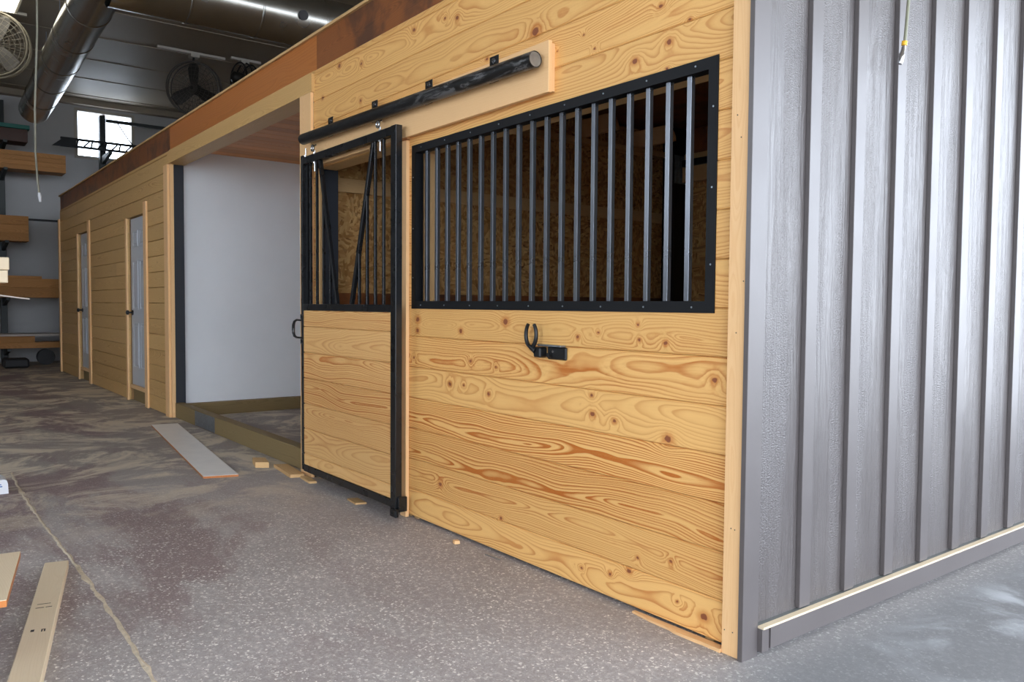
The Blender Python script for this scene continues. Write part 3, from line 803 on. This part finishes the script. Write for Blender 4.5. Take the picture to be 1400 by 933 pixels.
# ------------------------------------------------------------------ hose drop on the siding
hz = root('air_hose', (.12, .83, 2.14), 'olive air hose hanging by the grey siding with metal coupler', 'hose')
m = MB()
pts = [(.085 + .010 * math.sin(k * .5), .842 + .010 * math.sin(k * .35) - max(0, (6 - k)) * .0022, 2.225 + k * .12) for k in range(0, 27)]
pts[-1] = (pts[-1][0], pts[-1][1], ZC)
m.tube(pts, .0062, 10); part('hose', m, M_hose, hz)
p0 = Vector(pts[0])
m = MB(); m.tube([p0 + Vector((0, 0, .006)), p0 + Vector((-.002, -.001, -.010))], .0105, 14); part('ring', m, M_yellow, hz, 'yellow collar')
m = MB(); a = p0 + Vector((-.002, -.001, -.010))
m.tube([a, a + Vector((-.002, -.008, -.03)), a + Vector((-.003, -.009, -.034)), a + Vector((-.005, -.016, -.065)), a + Vector((-.006, -.018, -.072))], [.007, .0085, .011, .0105, .008], 14)
part('coupler', m, M_chrome, hz)

# ------------------------------------------------------------------ things on the floor
def flat_board(name, pts, th, z, mat, label, cat, group=None, ga=None):
    # pts: four floor corners (x, y), counter-clockwise seen from above
    m = MB(); n = len(pts)
    area = sum(pts[k][0] * pts[(k + 1) % n][1] - pts[(k + 1) % n][0] * pts[k][1] for k in range(n))
    if area < 0: pts = pts[::-1]
    vs = [(x, y, z) for x, y in pts] + [(x, y, z + th) for x, y in pts]
    fs = [tuple(reversed(range(n))), tuple(range(n, 2 * n))] + [(k, (k + 1) % n, n + (k + 1) % n, n + k) for k in range(n)]
    d = (Vector(pts[1]) - Vector(pts[0])); e = (Vector(pts[-1]) - Vector(pts[0]))
    ax = d if d.length > e.length else e; ax = ax.normalized(); pr = Vector((-ax.y, ax.x)); c = Vector(pts[0])
    m.add(vs, fs, lambda p: ((Vector(p[:2]) - c).dot(ax), (Vector(p[:2]) - c).dot(pr), p[2] - z), ga or (random.random(), .5, .02))
    return solo(name, m, mat, label, cat, group)
sb = root('shelf_board', (-5.2, -.36, 0), 'white faced shelf board lying on the concrete beside the kerb', 'board')
P4 = [(-6.62, -.329), (-3.938, -.633), (-3.871, -.416), (-6.577, -.096)]
def flatpart(nm, pts, th, z, mat, par, label=None):
    m = MB(); n = len(pts)
    vs = [(x, y, z) for x, y in pts] + [(x, y, z + th) for x, y in pts]
    fs = [tuple(reversed(range(n))), tuple(range(n, 2 * n))] + [(k, (k + 1) % n, n + (k + 1) % n, n + k) for k in range(n)]
    m.add(vs, fs); return part(nm, m, mat, par, label)
flatpart('core', P4, .0145, 0.0005, M_ply, sb, 'orange brown particle core')
flatpart('white_face', P4, .002, .0150, M_melamine, sb)
# stud lying at lower left
st = root('lumber_stud', (-1.8, -1.9, 0), 'pale planed stud lying on the floor at the lower left', 'lumber')
q0 = Vector((-2.415, -1.773)); q1 = Vector((-2.378, -1.686)); dirv = Vector((1.24, -.262)).normalized(); L = 2.3
nv = Vector((dirv.y, -dirv.x)) 
if (q0 - q1).dot(nv) < 0: nv = -nv
a = q1; b_ = q1 + nv * .0945
m = MB()
pl = [tuple(b_), tuple(b_ + dirv * L), tuple(a + dirv * L), tuple(a)]
area = sum(pl[k][0] * pl[(k + 1) % 4][1] - pl[(k + 1) % 4][0] * pl[k][1] for k in range(4))
if area < 0: pl = pl[::-1]
ang = math.atan2(dirv.y, dirv.x)
Mx = Matrix.Translation((a.x, a.y, 0)) @ Matrix.Rotation(ang, 4, 'Z')
sgn = -1 if nv.dot(Vector((-dirv.y, dirv.x))) < 0 else 1
m.box(0, L, min(0, sgn * .0945), max(0, sgn * .0945), .0005, .040, M=Mx, ga=(.37, .25, .05), ch=.004)
part('stud', m, M_pale, st)
m = MB()      # grade stamp strokes on the upper face
for (s0, s1, w0, w1) in ((.56, .565, .30, .78), (.60, .606, .22, .45), (.60, .606, .5, .8), (.83, .85, .62, .74), (.835, .86, .25, .30), (.835, .86, .34, .39), (.835, .84, .25, .39)):
    m = MB(); m.box(s0, s1, sgn * .0945 * w0, sgn * .0945 * w1, .0401, .0404, M=Mx)
    part('stamp_mark', m, M_ink, st, 'smudged dark ink mark')
# bench corner at far lower left
bc = root('low_bench', (-1.6, -2.3, 0), 'low bench of pale ply with orange edge jutting in at the left', 'bench')
m = MB()
c0 = Vector((-1.674, -1.943)); e1 = Vector((-1.207, -2.047)) - c0
TOPP = [(-1.674, -1.943), (-1.15, -2.035), (-1.22, -2.75), (-1.76, -2.65)]
vs = [(x, y, .280) for x, y in TOPP] + [(x, y, .300) for x, y in TOPP]
ar = sum(TOPP[k][0] * TOPP[(k + 1) % 4][1] - TOPP[(k + 1) % 4][0] * TOPP[k][1] for k in range(4))
fs = [(3, 2, 1, 0), (4, 5, 6, 7)] + [(k, (k + 1) % 4, 4 + (k + 1) % 4, 4 + k) for k in range(4)]
if ar < 0: fs = [tuple(reversed(f)) for f in fs]
m.add(vs, fs, lambda p: (p[0], p[1], p[2]), (.3, .4, .05)); part('top', m, M_ply, bc)
flatpart('veneer', [(x + .0, y) for x, y in TOPP], .002, .3002, M_pale, bc, 'pale upper face')
for (x, y) in ((-1.62, -2.10), (-1.28, -2.16), (-1.68, -2.58), (-1.30, -2.66)):
    m = MB(); m.box(x - .02, x + .02, y - .02, y + .02, 0, .2795, ch=.003); part('leg', m, M_bluebin, bc)
# lumber pile on a stand just past the left edge
sd = root('saw_horse', (-3.4, -2.3, 0), 'steel saw horse carrying two board ends at the left edge', 'saw horse')
m = MB(); m.box(-3.62, -3.30, -2.36, -2.28, 1.24, 1.299, ch=.004); part('top_rail', m, M_greensteel, sd)
for (x, y) in ((-3.58, -2.20), (-3.34, -2.20), (-3.58, -2.44), (-3.34, -2.44)):
    m = MB(); m.bar((x, y - (.12 if y < -2.3 else -.12), 0), (x, -2.32, 1.245), .035, .035); part('leg', m, M_greensteel, sd)
for i, (z0, x0, y1, lb) in enumerate(((1.3005, -3.50, -1.803, 'pale board end jutting in at left edge, lower of the pair'), (1.3705, -3.53, -1.793, 'pale board end jutting in at left edge, upper of the pair'))):
    m = MB(); m.box(x0, x0 + .14, -3.1, y1, z0, z0 + .066, ga=(.2 + i * .3, .3, .05), ch=.003)
    solo('stacked_board', m, M_pale, lb, 'board', 'boards on the saw horse')
m = MB(); m.bar((-3.42, -2.28, 1.42 - .22), (-3.42, -1.695, 1.215), .16, .006, up=(0, 0, 1))
m2 = MB(); m2.bar((-3.46, -2.276, 1.2345), (-3.46, -1.80, 1.262), .10, .005, up=(0, 0, 1))
mm = MB(); Ms = Matrix.Translation((-3.47, -2.27, 1.236))
vs = [(-3.60, -2.275, 1.372), (-3.35, -2.275, 1.372), (-3.35, -1.69, 1.222), (-3.45, -1.78, 1.222)]
mm.add([(x, y, z - .09 if False else z) for x, y, z in []], []) if False else None
sheet = MB(); sheet.add([(-3.62, -2.9, 1.2995), (-3.28, -2.9, 1.2995), (-3.36, -1.80, 1.292), (-3.36, -1.695, 1.222), (-3.62, -1.83, 1.232), (-3.62, -1.86, 1.292)], [], None)
sheet = MB()
def slab(pts, th, m):
    n = len(pts); top = [Vector(p) for p in pts]; nn = (top[1] - top[0]).cross(top[2] - top[0]).normalized()
    bot = [p - nn * th for p in top]
    vs = [tuple(p) for p in bot] + [tuple(p) for p in top]
    m.add(vs, [tuple(reversed(range(n))), tuple(range(n, 2 * n))] + [(k, (k + 1) % n, n + (k + 1) % n, n + k) for k in range(n)])
slab([(-3.62, -2.275, 1.438 - .139 + .0), (-3.36, -2.275, 1.2985), (-3.36, -1.70, 1.222), (-3.62, -1.86, 1.238)][:0] or [(-3.66, -2.27, 1.297), (-3.40, -2.27, 1.297), (-3.40, -1.70, 1.218), (-3.66, -1.83, 1.236)], .006, sheet)
solo('thin_sheet', sheet, M_sheet, 'thin pale sheet drooping below the board ends at the left edge', 'sheet')
# white tub
m = MB()
prof = [(-1.98, 0.0), (-1.742, 0.0), (-1.744, .060), (-1.750, .082), (-1.765, .090), (-1.98, .090)]
m.prism([(a, b + .0005) for a, b in prof], 'x', -4.38, -4.20)
tb = root('white_box', (-4.29, -1.86, 0), 'small white box with blue print on the floor at the left edge', 'box')
part('body', m, M_bottle, tb)
m = MB(); m.box(-4.1999, -4.1985, -1.83, -1.775, .045, .052); m.box(-4.1999, -4.1985, -1.82, -1.78, .058, .064); part('print', m, M_blueink, tb)
# sawdust line
m = MB(); vs = []; N = 90
for i in range(N + 1):
    t = i / N; x = -4.9 + t * 4.6; y = -1.66 - .015 * math.sin(t * 7) + random.uniform(-.004, .004)
    w0 = .005 + random.uniform(0, .006) * (1 if random.random() > .15 else 2.2)
    vs += [(x, y - w0, .0004), (x, y, .0030 + random.uniform(0, .002)), (x, y + w0 * random.uniform(.7, 1.2), .0004)]
fs = []
for i in range(N):
    for k in (0, 1): fs.append((3 * i + k, 3 * i + 3 + k, 3 * i + 4 + k, 3 * i + 1 + k))
m.add(vs, fs); solo('sawdust_line', m, M_sawdust, 'thin line of sawdust along a floor joint', 'sawdust', kind='stuff')
# offcuts
flat_board('wood_offcut', [(-4.30, -.165), (-4.10, -.215), (-4.04, -.135), (-4.24, -.09)], .040, .0004, M_stud, 'chunky square lumber offcut by the kerb', 'offcut', 'wood offcuts by the sliding door')
flat_board('wood_offcut', [(-4.04, -.10), (-3.62, -.145), (-3.59, -.055), (-4.00, -.01)], .022, .0004, M_stud, 'flat pale offcut at the foot of the wide jamb board', 'offcut', 'wood offcuts by the sliding door')
flat_board('wood_offcut', [(-3.58, -.09), (-3.38, -.112), (-3.36, -.065), (-3.56, -.045)], .014, .0004, M_stud, 'narrow offcut half under the sliding door corner', 'offcut', 'wood offcuts by the sliding door')
flat_board('wood_offcut', [(-2.82, -.105), (-2.68, -.12), (-2.66, -.055), (-2.80, -.045)], .010, .0004, M_stud, 'small flat offcut under the middle of the sliding door', 'offcut', 'wood offcuts by the sliding door')
flat_board('wood_chip', [(-1.69, -.075), (-1.665, -.08), (-1.655, -.055), (-1.68, -.05)], .016, .0004, M_trim, 'tiny wood block under the front of the board wall', 'offcut')
flat_board('metal_sliver', [(-1.44, -.055), (-1.33, -.048), (-1.33, -.042), (-1.44, -.047)], .003, .0004, M_galv, 'thin shiny sliver by the board wall foot', 'scrap')
# shim strip under the near corner
m = MB(); top = [(-.50, -.018), (-.40, -.030), (-.30, -.032), (-.27, -.040), (-.17, -.040), (-.14, -.037), (-.0635, -.039), (-.0635, -.0025), (-.50, -.0025)]
vs = [(x, y, .0004) for x, y in top] + [(x, y, .009 if x < -.2 else .013) for x, y in top]; n = len(top)
ar = sum(top[k][0] * top[(k + 1) % n][1] - top[(k + 1) % n][0] * top[k][1] for k in range(n))
fs = [tuple(reversed(range(n))), tuple(range(n, 2 * n))] + [(k, (k + 1) % n, n + (k + 1) % n, n + k) for k in range(n)]
if ar < 0: fs = [tuple(reversed(f)) for f in fs]
m.add(vs, fs); solo('splintered_strip', m, M_trim, 'splintered pale wood strip at the foot of the corner board', 'offcut')

# ------------------------------------------------------------------ shop fittings overhead
def duct(m, p0, p1, r, n=40, seams=0.6):
    p0 = Vector(p0); p1 = Vector(p1); L = (p1 - p0).length; t = (p1 - p0) / L
    m.tube([p0, p1], r, n, cap=False)
    k = seams
    while k < L:
        c = p0 + t * k; m.tube([c - t * .012, c - t * .008, c + t * .008, c + t * .012], [r, r + .006, r + .006, r], n, cap=False); k += seams
M_duct = paint('spiral_duct_metal', srgb(150, 148, 142), .24, .08, 3, metal=.95)
dt = root('ventilation_duct', (-10, -.35, 4.3), 'round metal duct with a branch crossing above the stall roof edge', 'duct')
m = MB(); duct(m, (-14.5, -.30, 4.52), (-6.2, -.55, 4.52), .235, seams=1.2)
part('main_pipe', m, M_duct, dt)
m = MB(); m.tube([(-14.52, -.30, 4.52), (-14.48, -.30, 4.52)], .236, 40); part('end_cap', m, M_duct, dt)
m = MB()
k = 0
while k < 8: 
    m = MB(); m.tube([(-14.2 + k, -.31 - k * .03, 4.75), (-14.2 + k, -.31 - k * .03, ZC - .02)], .006, 6); k += 1.6
    part('hanger', m, M_galv, dt)
m = MB(); duct(m, (-7.40, -.50, 4.50), (-7.40, 8.0, 4.50), .30, seams=.75)
dt2 = dt
part('branch_pipe', m, M_duct, dt)
m = MB(); m.tube([(-7.12, 1.44, 4.46), (-7.08, 1.44, 4.45)], .055, 20); part('outlet', m, M_dark, dt2, 'small round black outlet')
for yy in (.8, 3.2, 5.6):
    m = MB(); m.tube([(-7.40, yy, 4.79), (-7.40, yy, ZC - .02)], .006, 6); part('hanger', m, M_galv, dt2)
m = MB(); m.tube([(-8.95, 1.2, ZC - .06), (-8.95, 8.0, ZC - .06)], .02, 8); solo('ceiling_conduit', m, M_whitesteel, 'pale conduit on the ceiling beyond the branch duct, farther of two', 'conduit', 'ceiling conduits')
m = MB(); m.tube([(-8.70, 1.2, ZC - .06), (-8.70, 8.0, ZC - .06)], .02, 8); solo('ceiling_conduit', m, M_whitesteel, 'pale conduit on the ceiling beyond the branch duct, nearer of two', 'conduit', 'ceiling conduits')

def fan(loc, r, face, cage, label, channel, rot=0.0, blades=M_blade):
    # face: unit vector the fan looks along
    c = Vector(loc); f = Vector(face).normalized(); u = f.cross(Vector((0, 0, 1))).normalized(); w = u.cross(f)
    rt = root('shop_fan', (c.x, c.y, c.z - r), label, 'fan', 'ceiling hung drum fans')
    def ring(rad, off, th, n=40):
        return [c + f * off + (u * math.cos(2 * PI * k / n) + w * math.sin(2 * PI * k / n)) * rad for k in range(n + 1)], th
    m = MB()
    for off in (-.10, .0, .10):
        p, t = ring(r if off == 0 else r * .97, off, .012); m.tube(p, t, 8)
    for off in (-.10, .10):
        for rr in (.2, .35, .5, .65, .8, .9): p, t = ring(r * rr, off * (1.25 - .25 * rr), .0026); m.tube(p, t, 5)
        for k in range(28):
            a = 2 * PI * k / 28; d = u * math.cos(a) + w * math.sin(a)
            m.tube([c + f * off * 1.25 + d * .03, c + f * off * 1.1 + d * r * .6, c + f * off + d * r * .97], .0026, 5)
    part('cage', m, cage, rt)
    m = MB(); m.tube([c - f * .22, c - f * .20, c - f * .02, c], [.05, .09, .09, .06], 20); part('motor', m, blades, rt)
    for k in range(3):
        a = rot + 2 * PI * k / 3 + PI / 2; d = u * math.cos(a) + w * math.sin(a); e = u * -math.sin(a) + w * math.cos(a)
        m = MB(); pts = []
        for (rr, hw) in ((.10, .16), (.4, .22), (.75, .26), (.93, .16)):
            pts.append((c + d * r * rr - e * r * hw * .9 - f * .03, c + d * r * rr + e * r * hw * .9 + f * .03))
        vs = []
        for (a1, b1) in pts: vs += [tuple(a1), tuple(b1), tuple(a1 + f * .006), tuple(b1 + f * .006)]
        fs = []
        for i in range(3):
            o = 4 * i
            fs += [(o, o + 4, o + 5, o + 1), (o + 2, o + 3, o + 7, o + 6), (o, o + 2, o + 6, o + 4), (o + 1, o + 5, o + 7, o + 3)]
        fs += [(0, 1, 3, 2), (12, 14, 15, 13)]
        m.add(vs, fs); part('blade', m, blades, rt)
    m = MB(); m.tube([c + w * r * .98, Vector((c.x, c.y, ZC - .08))], .018, 8); part('drop_rod', m, blades, rt)
    m = MB(); m.box(c.x - .07, c.x + .07, c.y - .07, c.y + .07, ZC - .13, ZC - .075); part('mount', m, M_whitesteel, rt)
    m = MB(); m.box(c.x - .03, c.x + .03, channel[0], channel[1], ZC - .075, ZC - .036); part('ceiling_channel', m, M_whitesteel, rt)
fan((-12.15, 1.70, 4.72), .43, (.80, -.58, -.1), M_fan, 'dark drum fan hung from the ceiling above the stall row', (1.13, 2.20))
fan((-11.85, -1.10, 4.80), .455, (.92, -.38, -.05), M_fanlight, 'pale mesh drum fan at the upper left edge', (-1.6, -.70), rot=.35, blades=M_fan)
fan((-12.0, 2.47, 4.98), .26, (-.2, .98, 0), M_dark, 'small dark fan edge-on behind the stall roof edge', (2.25, 2.75))
# lamp
lm = root('ceiling_lamp', (-11.5, -1.1, ZC - .12), 'bright square ceiling lamp at the upper left corner', 'lamp')
m = MB(); m.box(-11.86, -11.10, -1.60, -.82, ZC - .06, ZC - .036); part('housing', m, M_whitesteel, lm)
T = NT('lamp_diffuser'); T.b.inputs['Emission Color'].default_value = (1, .96, .82, 1); T.b.inputs['Emission Strength'].default_value = 6.0
M_lamp = T.fin((1, 1, .95, 1), .5)
m = MB(); m.box(-11.80, -11.05, -1.55, -.86, ZC - .075, ZC - .0605); part('diffuser', m, M_lamp, lm)
# hanging cord
m = MB(); m.tube([(-8.0, -1.047, ZC), (-8.0, -1.06, 4.0), (-8.0, -1.093, 3.2), (-8.0, -1.095, 2.75), (-8.0, -1.08, 2.45), (-8.0, -1.068, 2.33)], .010, 8)
pc = root('pull_cord', (-8, -1.07, 2.25), 'pale cord hanging from the ceiling at the left', 'cord')
part('cord', m, M_rope, pc)
m = MB(); m.tube([(-8.0, -1.068, 2.335), (-8.0, -1.064, 2.30), (-8.0, -1.058, 2.24)], [.012, .018, .012], 10); part('tip', m, M_bottle, pc)

# ------------------------------------------------------------------ cantilever lumber rack at the far wall
rk = root('lumber_rack', (-16.4, -.1, 0), 'dark green cantilever lumber rack against the far wall', 'rack')
RY = (-2.1, -.62, 1.135, 2.9)
for i, yy in enumerate(RY):
    m = MB(); m.box(-16.62, -16.45, yy - .055, yy + .055, 0, 5.02 if i != 2 else 4.98, ch=.005); po = part('post', m, M_greensteel, rk)
    for zz in (.33, 1.28, 2.33, 3.66, 4.16):
        m = MB(); m.prism([(-16.449, zz - .16), (-15.72, zz - .045), (-15.72, zz - .002), (-16.449, zz - .002)], 'y', yy - .03, yy + .03); part('arm', m, M_greensteel, rk)
m = MB(); m.box(-16.449, -16.40, 1.19, 3.0, 4.845, 4.91); part('brace', m, M_greensteel, rk)
m = MB(); m.box(-16.449, -16.40, -2.05, -.675, 4.72, 4.78); part('brace', m, M_greensteel, rk)
m = MB(); m.tube([(-16.38, 1.40, 4.84), (-16.30, 1.60, 4.50), (-16.25, 1.85, 4.22)], .012, 6); part('cable', m, M_dark, rk)
G = 'boards on the lumber rack'
def lum(x0, x1, y0, y1, z0, z1, label, mat=None):
    m = MB(); m.box(x0, x1, y0, y1, z0 + .0005, z1 - .0015, ga=(random.random(), .6, .03), ch=.003)
    solo('lumber_board', m, mat or M_lumber, label, 'lumber', G)
zs = [3.66, 3.745, 3.83, 3.915, 3.998]
nm = ['lowest', 'second', 'third', 'topmost']
for i in range(4): lum(-16.30, -15.84, -2.6, .37, zs[i], zs[i + 1], 'orange timber on the high rack shelf, %s of the four in its stack' % nm[i] if i != 1 and i != 2 else 'orange timber on the high rack shelf, %s from the bottom of its stack' % nm[i])
lum(-16.30, -15.84, -2.6, .37 - .0, 4.1625, 4.1625 + .0001, '') if False else None
zs = [2.33, 2.48, 2.63, 2.80]
for i in range(3): lum(-16.28, -15.86, -2.6, -.26, zs[i], zs[i + 1], 'brown timber on the middle rack shelf, %s of the three in its stack' % ('lowest', 'middle', 'topmost')[i])
lum(-16.28, -15.86, -2.6, 1.9, 1.28, 1.465, 'long brown timber on the rack shelf above the bench, lower of two')
lum(-16.28, -15.88, -2.6, 1.9, 1.465, 1.64, 'long brown timber on the rack shelf above the bench, upper of two')
lum(-16.24, -15.92, -2.6, -.05, 1.64, 1.69, 'thin pale batten lying on top of the long timbers')
m = MB(); m.box(-16.40, -15.70, -2.6, 2.4, .56, .60, ch=.004); solo('sheet_panel', m, M_sheet, 'pale sheet panel lying across the lowest rack shelf', 'panel')
lum(-16.30, -15.78, -2.6, -.2, .44, .558, 'short timber under the pale sheet panel')
lum(-16.30, -15.80, -2.6, .6, .33, .44, 'timber on the lowest rack arms')
# teal topped stack high on the rack
tl = root('teal_bundle', (-16.0, -1.4, 4.16), 'teal edged bundle of dark boards on the top rack arms', 'bundle')
m = MB(); m.box(-16.30, -15.84, -2.6, -.25, 4.165, 4.40, ch=.004); part('dark_boards', m, M_brownboard, tl)
m = MB(); m.box(-16.32, -15.80, -2.6, -.22, 4.401, 4.475, ch=.004); part('teal_board', m, M_teal, tl)
# ladder lying on arms in front of the window
ld = root('black_ladder', (-15.9, .9, 4.17), 'black ladder lying on the rack in front of the far window', 'ladder')
LX = -15.93
for zz in (4.205, 4.345):
    m = MB(); m.box(LX - .02, LX + .02, .30, 2.6, zz - .022, zz + .022, ch=.003); part('rail', m, M_blackflat, ld)
for i in range(16):
    yy = .58 + i * .125
    m = MB(); m.tube([(LX, yy, 4.226), (LX, yy + (.09 if i % 2 else .02), 4.324)], .015, 8); part('rung', m, M_blackflat, ld)
m = MB(); m.prism([(-.0 + .16, 4.19), (.56, 4.19), (.56, 4.36), (.36, 4.36)], 'x', LX - .03, LX + .03); part('foot_plate', m, M_blackflat, ld)
# clutter under the rack
m = MB()
m.tube([(-16.1, .0, .15), (-15.92, .0, .15)], .149, 24); m2_ = solo('spare_wheel', m, M_dark, 'dark wheel on the floor under the lumber rack', 'wheel')
m = MB(); m.box(-15.68, -15.3, -.75, -.35, 0, .17, ch=.03); solo('dark_crate', m, M_dark, 'dark crate on the floor under the lumber rack', 'crate')
m = MB(); m.tube([(-15.9, .35, .02), (-15.9, .45, .16), (-15.95, .65, .20), (-16.0, .85, .14), (-16.0, .95, .02)], .02, 8); solo('bent_pipe', m, M_fan, 'bent grey pipe on the floor beside the wheel', 'pipe')

# ------------------------------------------------------------------ light
W = bpy.data.worlds.new('daylight'); SC.world = W; W.use_nodes = True
wt = W.node_tree; wt.nodes.clear()
wo = wt.nodes.new('ShaderNodeOutputWorld'); bg = wt.nodes.new('ShaderNodeBackground')
sky = wt.nodes.new('ShaderNodeTexSky'); sky.sky_type = 'HOSEK_WILKIE'; sky.turbidity = 6.0; sky.ground_albedo = .4
sky.sun_direction = Vector((-.5, -.2, .8)).normalized()
mx = wt.nodes.new('ShaderNodeMix'); mx.data_type = 'RGBA'; mx.inputs[0].default_value = .85
wt.links.new(sky.outputs[0], mx.inputs[6]); mx.inputs[7].default_value = (.87, .955, 1.08, 1)
wt.links.new(mx.outputs[2], bg.inputs[0]); bg.inputs[1].default_value = 8.0
wt.links.new(bg.outputs[0], wo.inputs[0])

# ------------------------------------------------------------------ camera
cam = bpy.data.cameras.new('camera'); co = bpy.data.objects.new('camera', cam); COL.objects.link(co); SC.camera = co
cam.sensor_width = 36.0; cam.lens = FPX / 1400 * 36.0; cam.clip_start = .05; cam.clip_end = 200
B = -_F
co.matrix_world = Matrix(((_R2.x, _U2.x, B.x, CX), (_R2.y, _U2.y, B.y, CY), (_R2.z, _U2.z, B.z, CZ), (0, 0, 0, 1)))

SC.view_settings.view_transform = 'Standard'; SC.view_settings.look = 'None'
SC.view_settings.exposure = 0.0; SC.view_settings.gamma = 1.0; SC.view_settings.use_curve_mapping = False
SC.render.engine = 'CYCLES'
SC.cycles.use_denoising = True
SC.cycles.max_bounces = 10; SC.cycles.diffuse_bounces = 6; SC.cycles.glossy_bounces = 4
